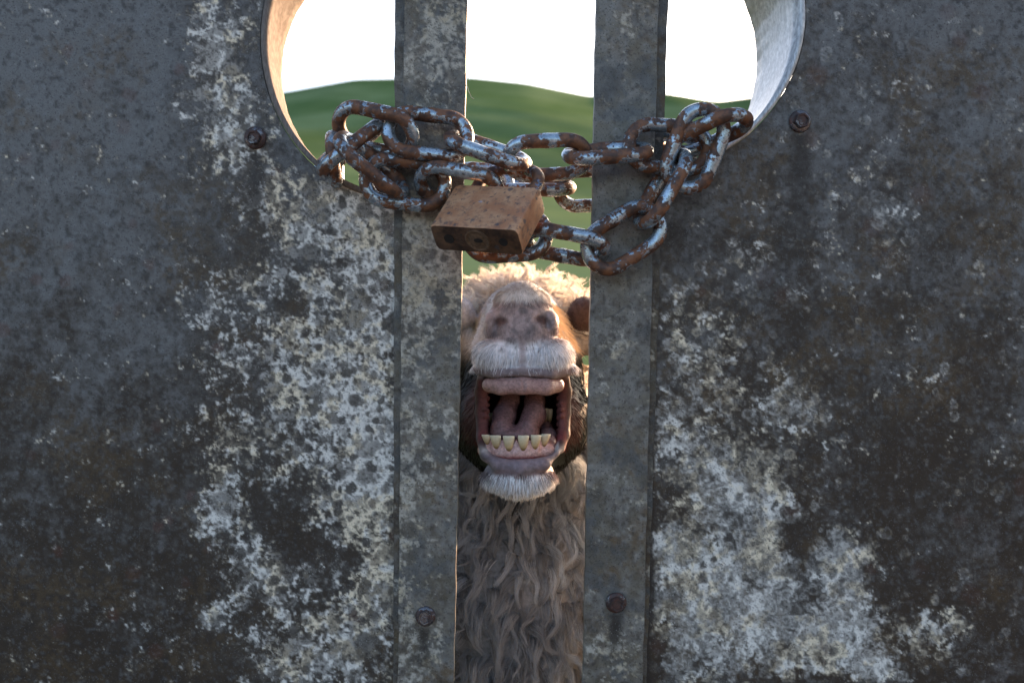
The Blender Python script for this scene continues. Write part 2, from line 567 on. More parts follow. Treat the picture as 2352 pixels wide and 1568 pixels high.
class Wear:
    """paints the wear and downward shading of one sheet on a raster (layout units) and hands colours to its vertices"""

    def __init__(self, style, x0, x1, y0, y1, covf, brownf, streaks, seed, st=2.0):
        self.a = (style, covf, brownf, streaks, seed)
        self.box = (x0, y0, st)
        xs_, ys_ = np.arange(x0, x1 + st, st), np.arange(y0, y1 + st, st)
        X, Y = np.meshgrid(xs_, ys_, indexing='ij')
        self.rgb, self.hz = self.paint(X, Y, True)

    def paint(self, X, Y, stamps):
        style, covf, brownf, streaks, seed = self.a
        rg = np.random.default_rng(seed)
        cov = covf(X, Y)
        c, tone, sp = metal_base(X, Y, brownf(X, Y), seed, stamps)
        big = fbm(X, Y, 95, 4, .55, seed + 5)
        mid = fbm(X, Y, 24, 5, .66, seed + 6) if stamps else fbm(X, Y, 70, 2, .5, seed + 6)
        fin = fbm(X, Y, 6.5, 3, .7, seed + 7) if stamps else .5 + 0 * X
        m = cov + (big - .5) * .5 + (mid - .5) * 1.15 + (fin - .5) * .85
        haze = smst(m, .14, .60)
        pale = smst(m, .41, .60)
        hue = fbm(X, Y, 80, 4, .6, seed + 8)
        hue2 = fbm(X, Y, 20, 3, .6, seed + 9)
        pc = lerp3(np.ones(X.shape + (3,), np.float32) * np.array([.66, .625, .555], np.float32), (.70, .585, .40), .85 * smst(hue + (hue2 - .5) * .8, .47, .68))
        pc = lerp3(pc, (.17, .16, .145), .7 * smst(-fin, -.48, -.36))
        hz = lerp3(np.ones(X.shape + (3,), np.float32) * np.array([.160, .152, .138], np.float32), (.135, .105, .072), smst(tone, .38, .62))
        c = lerp3(c, hz, .55 * haze)
        if stamps:
            x0, y0, st = self.box
            XW = X + (fbm(X, Y, 16, 3, .6, seed + 10) - .5) * 13 + (fin - .5) * 6
            YW = Y + (fbm(X, Y, 16, 3, .6, seed + 11) - .5) * 13 + (mid - .5) * 6
            dark = np.zeros(X.shape, np.float32)
            dark2 = np.zeros(X.shape, np.float32)
            ring = np.zeros(X.shape, np.float32)
            x1, y1 = X.max(), Y.max()
            area = (x1 - x0) * (y1 - y0)

            def scatter(n_, rlo, rhi, pw):
                for _ in range(int(n_ * area / 1e6)):
                    cx, cy = rg.uniform(x0, x1), rg.uniform(y0, y1)
                    r = rlo + (rhi - rlo) * rg.random() ** pw
                    cv = cov[min(X.shape[0] - 1, int((cx - x0) / st)), min(X.shape[1] - 1, int((cy - y0) / st))]
                    yield cx, cy, r, cv
            if style == 'left':
                for cx, cy, r, cv in scatter(520, 12, 34, 2.2):
                    if rg.random() > .35 + .5 * cv and cv > .12:
                        stamp(dark, XW, YW, x0, y0, st, cx, cy, r, 2.5, rg.uniform(.55, 1))
                for cx, cy, r, cv in scatter(3400, 4.5, 13, 1.5):
                    if rg.random() > .1 + .45 * cv and cv > .1:
                        stamp(dark, XW, YW, x0, y0, st, cx, cy, r, 1.5, rg.uniform(.5, 1))
                for cx, cy, r, cv in scatter(7000, 2, 5, 1.2):
                    stamp(dark, XW, YW, x0, y0, st, cx, cy, r, 1.0, rg.uniform(.5, 1) * (1 if cv > .15 else .45))
                for cx, cy, r, cv in scatter(26, 8, 16, 1):
                    stamp(dark2, XW, YW, x0, y0, st, cx, cy, r, 6, rg.uniform(.25, .6))
            elif style == 'right':
                for cx, cy, r, cv in scatter(330, 11, 34, 2):
                    if cv > .2 and rg.random() > .3:
                        stamp(dark, XW, YW, x0, y0, st, cx, cy, r, 2.5, rg.uniform(.6, 1))
                for cx, cy, r, cv in scatter(2600, 3, 11, 1.6):
                    if rg.random() > .35:
                        stamp(dark, XW, YW, x0, y0, st, cx, cy, r, 2, rg.uniform(.4, 1) * (1 if cv > .15 else .4))
                for cx, cy, r, cv in scatter(5200, 3.5, 15, 2.2):
                    if rg.random() < .015 + 1.5 * max(0, cv - .11):
                        stamp(ring, XW, YW, x0, y0, st, cx, cy, r, 2, rg.uniform(.25, .85), 'ring', rg.uniform(2, 4.5))
                for cx, cy, r, cv in scatter(1500, 2.5, 11, 2.5):
                    if rg.random() < .05 + 1.1 * max(0, cv - .09):
                        stamp(ring, XW, YW, x0, y0, st, cx, cy, r, 3, rg.uniform(.3, .85))
                for cx, cy, r, cv in scatter(22, 10, 26, 1):
                    stamp(dark2, XW, YW, x0, y0, st, cx, cy, r, 9, rg.uniform(.15, .4))
            else:
                for cx, cy, r, cv in scatter(900, 5, 20, 2):
                    if rg.random() > .3:
                        stamp(dark, XW, YW, x0, y0, st, cx, cy, r, 4, rg.uniform(.3, .9))
                for cx, cy, r, cv in scatter(6000, 2, 5, 1.2):
                    stamp(dark, XW, YW, x0, y0, st, cx, cy, r, 1.6, rg.uniform(.2, .8) * (1 if cv > .25 else .3))
        else:
            dark = dark2 = ring = np.zeros(X.shape, np.float32)
        if style == 'bar':
            c = lerp3(c, (.050, .056, .062), .65 * smst(fbm(X, Y, 70, 4, .65, seed + 12), .50, .64))
            pc = pc * .42 + np.array([.30, .265, .18], np.float32) * .4
            pale = pale * .88
            c = c * np.array([1.32, 1.28, 1.18], np.float32)
            c = lerp3(c, (.115, .098, .066), .5 * smst(fbm(X, Y, 26, 4, .65, seed + 14), .46, .66))
        c = lerp3(c, (.040, .033, .027), .85 * dark * np.clip(haze + .35, 0, 1))
        c = lerp3(c, (.095, .034, .022), dark2 * .6)
        if style == 'right':
            pale = pale * (.15 + .85 * smst(fbm(X, Y, 36, 5, .65, seed + 13), .42, .56))
        p = np.maximum(pale * (1 - .95 * dark), ring * np.clip(.16 + m, .16, .8))
        c = lerp3(c, pc, .93 * p)
        for (sx, sy0, sy1, w, am) in streaks:
            inx = np.exp(-(np.abs(X - sx - 5 * np.sin(Y * .02)) / w) ** 3)
            iny = np.clip((Y - sy0) / 12, 0, 1) * np.clip(1 - (Y - sy0) / (sy1 - sy0), 0, 1) ** .6
            c = lerp3(c, (.026, .021, .017), np.clip(am * inx * iny * (.55 + .9 * mid), 0, 1))
        for (ax_, ay_, bx_, by_, w, col, am) in SCRATCH:
            dx, dy = bx_ - ax_, by_ - ay_
            t_ = np.clip(((X - ax_) * dx + (Y - ay_) * dy) / (dx * dx + dy * dy), 0, 1)
            d = np.hypot(X - ax_ - t_ * dx, Y - ay_ - t_ * dy - 3 * np.sin(t_ * 5))
            c = lerp3(c, col, am * smst(-d, -w, -w * .3) * smst(mid, .25, .5))
        return c, np.clip(haze * .6 + p * .6, 0, 1)

    def at(self, px, py):
        x0, y0, st = self.box
        u, v = (px - x0) / st, (py - y0) / st
        nx_, ny_ = self.hz.shape
        ins = (u >= 0) & (v >= 0) & (u < nx_ - 1.001) & (v < ny_ - 1.001) & (px > -12) & (px < 2364) & (py > -12) & (py < 1580)
        col, hz = self.paint(px[None], py[None], False)
        col, hz = col[0], hz[0]
        ui, vi = u[ins].astype(int), v[ins].astype(int)
        fu, fv = (u[ins] - ui)[:, None], (v[ins] - vi)[:, None]
        for arr, dst in ((self.rgb, col), (self.hz[..., None], hz[:, None])):
            dst[ins] = (arr[ui, vi] * (1 - fu) + arr[ui + 1, vi] * fu) * (1 - fv) + (arr[ui, vi + 1] * (1 - fu) + arr[ui + 1, vi + 1] * fu) * fv
        return col, hz


def axis3(lo, a, b, hi, fine=3.0, mid=8.0, coarse=30.0, marg=220):
    """grid lines: fine between a and b, medium over a margin, coarse beyond"""
    parts = []
    if lo < a - marg:
        parts.append(np.arange(lo, a - marg, coarse))
    if lo < a:
        parts.append(np.arange(max(lo, a - marg), a, mid))
    parts.append(np.arange(a, b, fine))
    if hi > b:
        parts.append(np.arange(b, min(hi, b + marg), mid))
    if hi > b + marg:
        parts.append(np.arange(b + marg, hi, coarse))
    parts.append([hi])
    return np.concatenate(parts)


def bitten_grid(gx, gy, ell):
    """grid lines -> layout points and quads, with the faces inside the ellipse removed and its edge snapped"""
    ecx, ecy, erx, ery = ell
    PX, PY = np.meshgrid(gx, gy, indexing='ij')
    q = np.sqrt(((PX - ecx) / erx) ** 2 + ((PY - ecy) / ery) ** 2)
    inside = q < 1
    nb = np.zeros_like(inside)
    out = ~inside
    nb[1:] |= out[:-1]; nb[:-1] |= out[1:]; nb[:, 1:] |= out[:, :-1]; nb[:, :-1] |= out[:, 1:]
    nb[1:, 1:] |= out[:-1, :-1]; nb[:-1, :-1] |= out[1:, 1:]; nb[1:, :-1] |= out[:-1, 1:]; nb[:-1, 1:] |= out[1:, :-1]
    snap = inside & nb
    PX = np.where(snap, ecx + (PX - ecx) / np.maximum(q, .01), PX)
    PY = np.where(snap, ecy + (PY - ecy) / np.maximum(q, .01), PY)
    dead = (inside & ~snap).ravel()
    nx, ny = PX.shape
    ii, jj = np.meshgrid(np.arange(nx - 1), np.arange(ny - 1), indexing='ij')
    a = (ii * ny + jj).ravel()
    F = np.stack([a, a + 1, a + ny + 1, a + ny], 1)
    F = F[~(dead[F].any(1) | snap.ravel()[F].all(1))]
    used = np.unique(F)
    remap = np.full(PX.size, -1)
    remap[used] = np.arange(len(used))
    return PX.ravel()[used], PY.ravel()[used], q.ravel()[used], remap[F]


def sheet(name, x0, x1, fx0, fx1, ell, wear, parent):
    """a beaten metal sheet 2 mm thick with an elliptical bite: worn front, plain back, closed rims"""
    px, py, q, F = bitten_grid(axis3(x0, fx0, fx1, x1), axis3(-640, 0, 1568, 2930), ell)
    wav = .0011 * np.sin(px * .006 + 1.0) * np.sin(py * .0045) + .0006 * np.sin(px * .017 + py * .011)
    V = np.stack([(px - 1176) * K, .0005 + np.abs(wav * np.clip((q - 1) * 2, 0, 1)), CAM_Z + (784 - py) * K], 1)
    bx, by, bq, BF = bitten_grid(np.linspace(x0, x1, 110), np.linspace(-640, 2930, 120), ell)
    VB = np.stack([(bx - 1176) * K, np.full(len(bx), .0042), CAM_Z + (784 - by) * K], 1)
    n0, n1 = len(V), len(VB)
    cx = [((x - 1176) * K, y, CAM_Z + (784 - z) * K) for (x, z) in ((x0, -640), (x1, -640), (x1, 2930), (x0, 2930)) for y in (.0005, .0042)]
    e = n0 + n1
    RF = [(e + 2 * i, e + 2 * i + 1, e + (2 * i + 3) % 8, e + (2 * i + 2) % 8) for i in range(4)]
    o = mesh_np(name, np.concatenate([V, VB, np.array(cx)]), np.concatenate([F, BF[:, ::-1] + n0, np.array(RF)]), M['sheet'])
    cr = np.array([(x0, -640), (x1, -640), (x1, 2930), (x0, 2930)]).repeat(2, 0)
    col, hz = wear.at(np.concatenate([px, bx, cr[:, 0]]), np.concatenate([py, by, cr[:, 1]]))
    attr_col(o, 'Col', col)
    attr(o, 'haze', hz)
    child(o, parent)
    return o


def bar_mesh(name, xl, xr, yf, yb, wear, parent, nx=10):
    """upright flat bar; xl/xr are (x at top of frame, x at bottom of frame)"""
    ts = axis3(-640, 0, 1568, 2930)
    ny = len(ts)
    V, F, A_, S_ = [], [], [], []
    cols = [(0.0, yb)] + [(u, yf) for u in np.linspace(0, 1, nx)] + [(1.0, yb)]
    for ty in ts:
        fr = ty / 1568
        a = xl[0] + (xl[1] - xl[0]) * fr
        b = xr[0] + (xr[1] - xr[0]) * fr
        jl = .7 * math.sin(ty * .031) + .5 * math.sin(ty * .083 + 1)
        jr = .7 * math.sin(ty * .027 + 2) + .5 * math.sin(ty * .071)
        for (u, y) in cols:
            px = a + jl + (b + jr - a - jl) * u
            V.append(((px - 1176) * K, y, CAM_Z + (784 - ty) * K))
            A_.append((px, ty))
    nc = len(cols)
    for j in range(ny - 1):
        for i in range(nc):
            i2 = (i + 1) % nc
            F.append((j * nc + i, (j + 1) * nc + i, (j + 1) * nc + i2, j * nc + i2))
    o = mesh_np(name, V, F, M['sheet'], False)
    pp = np.array(A_, float)
    col, hz = wear.at(pp[:, 0], pp[:, 1])
    attr_col(o, 'Col', col)
    attr(o, 'haze', hz)
    child(o, parent)
    return o


def liner(name, ell, back, yb, side, parent):
    """curved strip lining the bite, from the sheet edge back to a hand-cut rear edge"""
    ecx, ecy, erx, ery = ell
    bcx, bcy, br = back
    n, m = 96, 7
    V, F = [], []
    angs = np.linspace(R(-86), R(86), n)
    for ai, t_ in enumerate(angs):
        ct, st = math.cos(t_) * side, math.sin(t_)
        pf = P(ecx + (erx - 2) * ct, ecy + (ery - 2) * st, -.0015)
        jag = 1 + .0016 * math.sin(t_ * 23) + .0012 * math.sin(t_ * 61 + 1)
        pb = P(bcx + br * ct * jag, bcy + br * st * jag, yb)
        for j in range(m):
            u = j / (m - 1)
            p = pf.lerp(pb, u)
            V.append(tuple(p))
    for i in range(n - 1):
        for j in range(m - 1):
            F.append((i * m + j, (i + 1) * m + j, (i + 1) * m + j + 1, i * m + j + 1))
    o = mesh_np(name, V, F, M['liner_matte' if side < 0 else 'liner_bright'])
    md = o.modifiers.new('thickness', 'SOLIDIFY')
    md.thickness = .0042
    md.offset = -side
    child(o, parent)
    return o


def lathe(bm, profile, seg, mtx):
    """profile = [(r, h)], revolved about local z"""
    rings = []
    for (r, h) in profile:
        if r < 1e-7:
            rings.append([bm.verts.new(mtx @ Vector((0, 0, h)))])
        else:
            rings.append([bm.verts.new(mtx @ Vector((r * math.cos(2 * math.pi * i / seg), r * math.sin(2 * math.pi * i / seg), h))) for i in range(seg)])
    for a, b in zip(rings[:-1], rings[1:]):
        for i in range(seg):
            j = (i + 1) % seg
            if len(a) == 1 and len(b) == 1:
                continue
            if len(a) == 1:
                bm.faces.new((a[0], b[i], b[j]))
            elif len(b) == 1:
                bm.faces.new((a[i], b[0], a[j]))
            else:
                bm.faces.new((a[i], b[i], b[j], a[j]))


def bolt(px, py, y, rw, rh, parent, tilt, turn):
    u = K
    p = P(px, py, 0)
    p.y = y
    m = Matrix.Translation(p) @ Matrix.Rotation(R(90 + tilt[1]), 4, 'X') @ Matrix.Rotation(R(tilt[0]), 4, 'Y')
    bm = bmesh.new()
    rw, rh = rw * u, rh * u
    lathe(bm, [(rw * .97, 0), (rw, .0008), (rw * .93, .0018), (rw * .62, .0027), (0, .0028)], 36, m)
    w = bm_obj('bolt_washer', bm, M['bolt'], parent, True, 50)
    bm = bmesh.new()
    mm = m @ Matrix.Rotation(R(turn), 4, 'Z')
    prof = [(rh * 1.12, .0022), (rh * 1.1, .0062), (rh * 1.0, .0071), (rh * .80, .0070), (rh * .74, .0060), (0, .0062)]
    rings = []
    for (r, h) in prof[:-1]:
        seg = 6
        ring = []
        for i in range(24):
            a = 2 * math.pi * i / 24
            hexr = math.cos(math.pi / 6) / math.cos((a % (math.pi / 3)) - math.pi / 6)
            k = hexr * .75 + .25
            ring.append(bm.verts.new(mm @ Vector((r * k * math.cos(a), r * k * math.sin(a), h))))
        rings.append(ring)
    cen = bm.verts.new(mm @ Vector((0, 0, prof[-1][1])))
    for a, b in zip(rings[:-1], rings[1:]):
        for i in range(24):
            j = (i + 1) % 24
            bm.faces.new((a[i], b[i], b[j], a[j]))
    for i in range(24):
        bm.faces.new((rings[-1][i], cen, rings[-1][(i + 1) % 24]))
    h = bm_obj('bolt_head', bm, M['bolt'], None, True, 35)
    h.parent = w
    return w


L_ELL = (922, 90, 325, 370)
R_ELL = (1460, 30, 392, 372)
leafL = empty('gate_leaf', 'zinc gate leaf on the left with a pale blotchy band and curved cut-out', 'gate', (-.6, 0, 0))
leafR = empty('gate_leaf', 'zinc gate leaf on the right, darker brown with pale crater spots low down', 'gate', (.6, 0, 0))
leafL['group'] = leafR['group'] = 'two leaves of the chained gate'


def baseL(px, py):
    b = .03 + .16 * np.clip((px - 400) / 200, 0, 1)
    b += .10 * np.clip((px - 600) / 250, 0, 1) * np.clip((py - 350) / 100, 0, 1)
    return b


def brownL(px, py):  # corrosion browning downwards, with the fall-off of sky light painted in
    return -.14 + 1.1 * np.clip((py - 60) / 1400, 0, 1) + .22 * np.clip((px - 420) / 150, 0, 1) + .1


def baseR(px, py):
    return .06 + .10 * np.clip((1950 - px) / 250, 0, 1) * np.clip((py - 550) / 350, 0, 1) - .2 * np.exp(-((px - 1490) / 18.0) ** 2)  # pale cover also drops in the painted shadow strip beside the bar


def brownR(px, py):  # browner low down: corrosion, and weaker sky light put into the colour
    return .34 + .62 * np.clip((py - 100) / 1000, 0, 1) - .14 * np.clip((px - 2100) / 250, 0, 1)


covL = lambda px, py: np.clip(baseL(px, py) + .90 * bl(px, py, LEFT_COV), 0, .95)
covR = lambda px, py: np.clip(baseR(px, py) + (.60 + .32 * np.clip((py - 1000) / 250, 0, 1)) * bl(px, py, RIGHT_COV), 0, .95)
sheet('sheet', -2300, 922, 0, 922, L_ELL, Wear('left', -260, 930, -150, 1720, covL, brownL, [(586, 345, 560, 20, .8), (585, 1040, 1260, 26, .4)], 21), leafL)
sheet('sheet', 1460, 4700, 1460, 2352, R_ELL, Wear('right', 1450, 2612, -150, 1720, covR, brownR, [(1836, 300, 520, 21, .8), (1828, 1180, 1340, 34, .6), (1493, 300, 3600, 10, .8)], 5), leafR)  # long narrow streak beside the bar is a shadow painted on the sheet

cov_barL = lambda px, py: np.clip(.30 + .20 * np.clip((py - 350) / 200, 0, 1) * np.clip(1 - (py - 650) / 300, 0, 1) + bl(px, py, [
    (1000, 120, 60, 120, .12), (1010, 540, 70, 90, .22), (960, 640, 40, 120, .22), (990, 1010, 60, 80, .12), (940, 1050, 25, 160, .22), (1020, 830, 40, 90, -.2),
    (1000, 1180, 70, 70, -.18), (1035, 1400, 20, 150, -.4), (930, 1300, 25, 200, .28), (960, 1480, 50, 60, .2), (1000, 1530, 40, 50, .2), (1010, 330, 60, 60, -.1)]), 0, 1)
cov_barR = lambda px, py: np.clip(.10 + bl(px, py, [(1420, 800, 26, 40, .42), (1412, 740, 22, 18, .3), (1450, 620, 9, 9, .6), (1395, 905, 40, 30, .1), (1400, 1440, 60, 40, .28), (1440, 1500, 50, 50, .28),
    (1375, 1480, 40, 40, .32), (1450, 1230, 30, 40, .12), (1440, 60, 50, 60, .1), (1470, 250, 30, 60, .14), (1410, 1340, 60, 30, .12)]), 0, 1)
gradb = lambda lo, hi: (lambda px, py: lo + (hi - lo) * np.clip((py - 200) / 1300, 0, 1))
bar_mesh('edge_bar', (931, 916), (1074, 1043), -.0060, .0045, Wear('bar', 880, 1100, -150, 1720, cov_barL, gradb(-.1, .3), [(979, 1430, 1540, 15, 1)], 33), leafL, nx=50)
bar_mesh('edge_bar', (1368, 1338), (1510, 1474), -.0060, .0045, Wear('bar', 1310, 1560, -150, 1720, cov_barR, gradb(-.02, .38), [(1413, 1398, 1510, 14, 1)], 47), leafR, nx=50)
none_ = lambda px, py: np.full(px.shape, .12)
bar_mesh('bar_flange', (907, 904), (936, 926), -.0016, .0035, Wear('bar', 880, 960, -150, 1720, none_, gradb(.45, .7), [], 55), leafL, nx=8)
bar_mesh('bar_flange', (1500, 1464), (1534, 1484), -.0016, .0035, Wear('bar', 1440, 1560, -150, 1720, none_, gradb(.65, .9), [], 60), leafR, nx=8)

linL = liner('hole_liner', L_ELL, (936, 168, 300), .064, -1, leafL)
linR = liner('hole_liner', R_ELL, (1400, 140, 348), .120, 1, leafR)


def stud(px, py, y, ln, lean, parent):
    c = P(px, py, y)
    bm = bmesh.new()
    bmesh.ops.create_icosphere(bm, subdivisions=2, radius=1)
    for v in bm.verts:
        n_ = .2 * math.sin(v.co.x * 5 + px) * math.sin(v.co.z * 4 + py)
        v.co = Matrix.Rotation(R(lean), 3, 'Y') @ Vector((v.co.x * 3.2 * K * (1 + n_), v.co.y * .003, v.co.z * ln * K * (1 + n_))) + c
    o = bm_obj('stud', bm, M['black'], None, True)
    o.parent = parent


for (deg, ln) in ((-27, 8), (-19, 4), (-12, 5), (-9, 6), (17, 9)):
    stud(936 - 300 * math.cos(R(deg)) , 168 + 300 * math.sin(R(deg)), .064, ln, -deg, linL)
for (deg, ln) in ((-2, 6), (22, 6)):
    stud(1400 + 346 * math.cos(R(deg)), 140 + 346 * math.sin(R(deg)), .119, ln, deg, linR)
for (px, py, y, ln, lean) in ((1841, 37, .006, 10, 4), (1809, 195, .008, 10, 28), (1826, 124, .012, 3, 0)):
    stud(px, py, y, ln, lean, linR)

bolt(587, 317, 0, 26, 15, leafL, (-4, 5), 8)
bolt(979, 1409, -.006, 23, 15, leafL, (2, -2), 20)
bolt(1837, 279, 0, 26, 16, leafR, (3, 4), 14)
bolt(1413, 1378, -.006, 24, 15, leafR, (2, 4), 27)

# ------------------------------------------------------------------ chain
LINKS = [
  ((862.7, 300.0, -68.4), (0.962, -0.225, -0.148), (0.117, 0.777, -0.618)),
  ((810.0, 337.0, -58.0), (0.66, 0.628, 0.411), (-0.41, -0.157, 0.898)),
  ((769.7, 370.7, 0.4), (-0.112, 0.017, 0.994), (-0.06, 0.998, -0.024)),
  ((982.8, 309.0, -77.3), (0.993, -0.111, 0.047), (0.097, 0.967, 0.235)),
  ((854.1, 379.4, -93.1), (0.724, -0.553, 0.413), (-0.084, 0.524, 0.848)),
  ((930.9, 418.5, -68.0), (0.993, -0.101, 0.063), (0.104, 0.994, -0.042)),
  ((1054.9, 429.8, -67.9), (0.985, -0.17, -0.005), (0.106, 0.64, -0.761)),
  ((1120.1, 345.9, -74.7), (0.943, -0.332, -0.007), (0.124, 0.332, 0.935)),
  ((1256.3, 362.8, -61.6), (0.999, 0.046, 0.018), (-0.018, 0.673, -0.74)),
  ((1395.4, 351.7, -76.6), (0.997, 0.074, 0.017), (-0.042, 0.35, 0.936)),
  ((1535.7, 338.2, -64.0), (0.995, -0.096, 0.025), (0.096, 0.995, -0.002)),
  ((1596.6, 342.0, -100.3), (-0.357, -0.928, 0.109), (0.933, -0.359, 0.001)),
  ((1628.1, 307.6, -84.3), (0.752, 0.297, -0.588), (0.641, -0.123, 0.758)),
  ((1585.0, 345.0, 76.2), (0.81, -0.288, 0.51), (0.552, 0.084, -0.83)),
  ((1521.9, 434.0, -76.8), (0.5, 0.866, 0.024), (-0.295, 0.144, 0.945)),
  ((1432.4, 546.0, -75.7), (0.84, 0.543, 0.001), (-0.543, 0.84, -0.016)),
  ((1298.7, 562.4, -71.5), (0.984, -0.178, 0.001), (-0.081, -0.442, 0.894)),
  ((1165.0, 540.0, -66.0), (0.998, 0.055, 0.0), (-0.054, 0.979, 0.196)),
  ((1224.4, 430.0, 84.4), (1.0, -0.003, 0.004), (-0.003, 0.283, 0.959)),
  ((1368.0, 432.0, 85.0), (0.999, 0.04, -0.0), (-0.032, 0.799, -0.6)),
  ((1083.6, 428.0, 85.6), (1.0, -0.0, 0.005), (-0.001, 0.934, 0.356)),
  ((945.0, 428.0, 85.0), (1.0, 0.0, -0.0), (0.0, 0.301, 0.954)),
  ((819.6, 409.4, 69.1), (0.952, -0.12, 0.281), (0.196, 0.945, -0.26)),
  ((1508.0, 425.0, 85.0), (0.993, 0.117, 0.0), (-0.034, 0.287, 0.957)),
]


def link_mesh():
    arc, hl, r = 47 * K, 41 * K, 16.2 * K
    nseg, nr = 64, 14
    per = 2 * math.pi * arc + 4 * hl
    V, F = [], []
    for i in range(nseg):
        s = per * i / nseg
        if s < 2 * hl:
            p, t_ = (-hl + s, arc), (1, 0)
        elif s < 2 * hl + math.pi * arc:
            a = (s - 2 * hl) / arc
            p, t_ = (hl + arc * math.sin(a), arc * math.cos(a)), (math.cos(a), -math.sin(a))
        elif s < 4 * hl + math.pi * arc:
            p, t_ = (hl - (s - 2 * hl - math.pi * arc), -arc), (-1, 0)
        else:
            a = (s - 4 * hl - math.pi * arc) / arc
            p, t_ = (-hl - arc * math.sin(a), -arc * math.cos(a)), (-math.cos(a), math.sin(a))
        nx_, ny_ = -t_[1], t_[0]
        weld = 1 + .07 * math.exp(-((s - hl) / (.004)) ** 2)       # weld bulge in the middle of one side
        wear = 1 - .05 * max(0, abs(p[0]) - hl) / arc
        for j in range(nr):
            b = 2 * math.pi * j / nr
            rr_ = r * weld * wear * (1 + .02 * math.sin(3 * b + s * 400))
            V.append((p[0] + nx_ * rr_ * math.cos(b), p[1] + ny_ * rr_ * math.cos(b), rr_ * math.sin(b)))
    for i in range(nseg):
        i2 = (i + 1) % nseg
        for j in range(nr):
            j2 = (j + 1) % nr
            F.append((i * nr + j, i2 * nr + j, i2 * nr + j2, i * nr + j2))
    return V, F


lv, lf = link_mesh()
chain = empty('chain', 'heavy rusty steel chain looped around both gate bars', 'chain', tuple(P(1200, 440, -.02)))
link0 = None
for (c, ax, w) in LINKS:
    if link0 is None:
        o = mesh_np('link', lv, lf, M['link'])
        link0 = o
    else:
        o = link0.copy()
        COL.objects.link(o)
    y = c[2] * K
    pos = P(c[0], c[1], y)
    a_ = Vector((ax[0], ax[2], ax[1])).normalized()
    w_ = Vector((w[0], w[2], w[1]))
    w_ = (w_ - a_ * a_.dot(w_)).normalized()
    n_ = a_.cross(w_)
    mw = Matrix((a_, w_, n_)).transposed().to_4x4()
    mw.translation = pos
    o.matrix_basis = mw
    o.parent = chain
    o.matrix_parent_inverse = Matrix.Translation(-chain.location)

# ------------------------------------------------------------------ padlock
PZ = -150 * K
pu = U(PZ)
wv = Vector((200, -90, -21)).normalized()
hv = Vector((-52, -91, -107))
hv = (hv - wv * wv.dot(hv)).normalized()
tv = wv.cross(hv).normalized()
if tv.z > 0:
    tv = -tv
pc_ = P(1121, 503, PZ)
PM = Matrix((wv, tv, hv)).transposed().to_4x4()      # local x = width, y = front->back, z = towards the keyway end
PM.translation = pc_
W_, H_, T_ = 220 * pu, 150 * pu, 74 * pu
padlock = empty('padlock', 'rusty brown padlock hanging from the chain in front of the gap', 'padlock', tuple(pc_))
bm = bmesh.new()
bmesh.ops.create_cube(bm, size=1)
for v in bm.verts:
    v.co = Vector((v.co.x * W_, v.co.y * T_, v.co.z * H_))
vert_e = [e for e in bm.edges if abs(e.verts[0].co.z - e.verts[1].co.z) > H_ * .5]
bmesh.ops.bevel(bm, geom=vert_e, offset=.0042, segments=2, affect='EDGES', profile=.5)
hor = [e for e in bm.edges if abs(e.verts[0].co.z - e.verts[1].co.z) < 1e-6 and len(e.link_faces) == 2 and e.calc_face_angle(0) > .8]
bmesh.ops.bevel(bm, geom=hor, offset=.0014, segments=2, affect='EDGES', profile=.6)
bmesh.ops.subdivide_edges(bm, edges=[e for e in bm.edges if e.calc_length() > .01], cuts=5, use_grid_fill=True)
for v in bm.verts:
    v.co += Vector((math.sin(v.co.z * 400 + v.co.y * 300), math.sin(v.co.x * 350), math.sin(v.co.x * 280 + v.co.y * 500))) * .00022
    v.co = PM @ v.co
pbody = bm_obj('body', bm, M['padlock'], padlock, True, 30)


def sub_of(o, part, root):
    o.parent = part


def pad_disc(x, prof, mat, name):
    bm = bmesh.new()
    lathe(bm, prof, 32, PM @ Matrix.Translation((x * W_, .0, H_ / 2)))
    o = bm_obj(name, bm, mat, None, True, 40)
    sub_of(o, pbody, padlock)


pad_disc(.02, [(.0098, -.0005), (.0098, .0005), (.0088, .0009), (.0080, .0004), (.0062, .0004), (.0055, .0007), (0, .0007)], M['keyring'], 'key_cylinder')
pad_disc(-.31, [(.0040, -.0005), (.0040, .0006), (.0032, .0005), (0, .0004)], M['black'], 'rivet')
pad_disc(.31, [(.0034, -.0005), (.0034, .0006), (.0026, .0005), (0, .0004)], M['black'], 'rivet')
bm = bmesh.new()
lathe(bm, [(.0036, 0), (.0036, .0010), (0, .0010)], 20, PM @ Matrix.Translation((.02 * W_ + .001, -.0005, H_ / 2)) @ Matrix.Scale(.55, 4, (0, 1, 0)))
o = bm_obj('keyhole', bm, M['black'], None, True, 40)
sub_of(o, pbody, padlock)

# shackle: two legs out of the top and an arch
lg, sr, hw = .020, 15 * pu, .34 * W_
path = []
for s in np.linspace(-.010, lg, 6):
    path.append((hw, 0, -H_ / 2 - s))
for a in np.linspace(0, math.pi, 18)[1:-1]:
    path.append((hw * math.cos(a), 0, -H_ / 2 - lg - hw * .72 * math.sin(a)))
for s in np.linspace(lg, -.010, 6):
    path.append((-hw, 0, -H_ / 2 - s))
path = [PM @ Vector(p) for p in path]


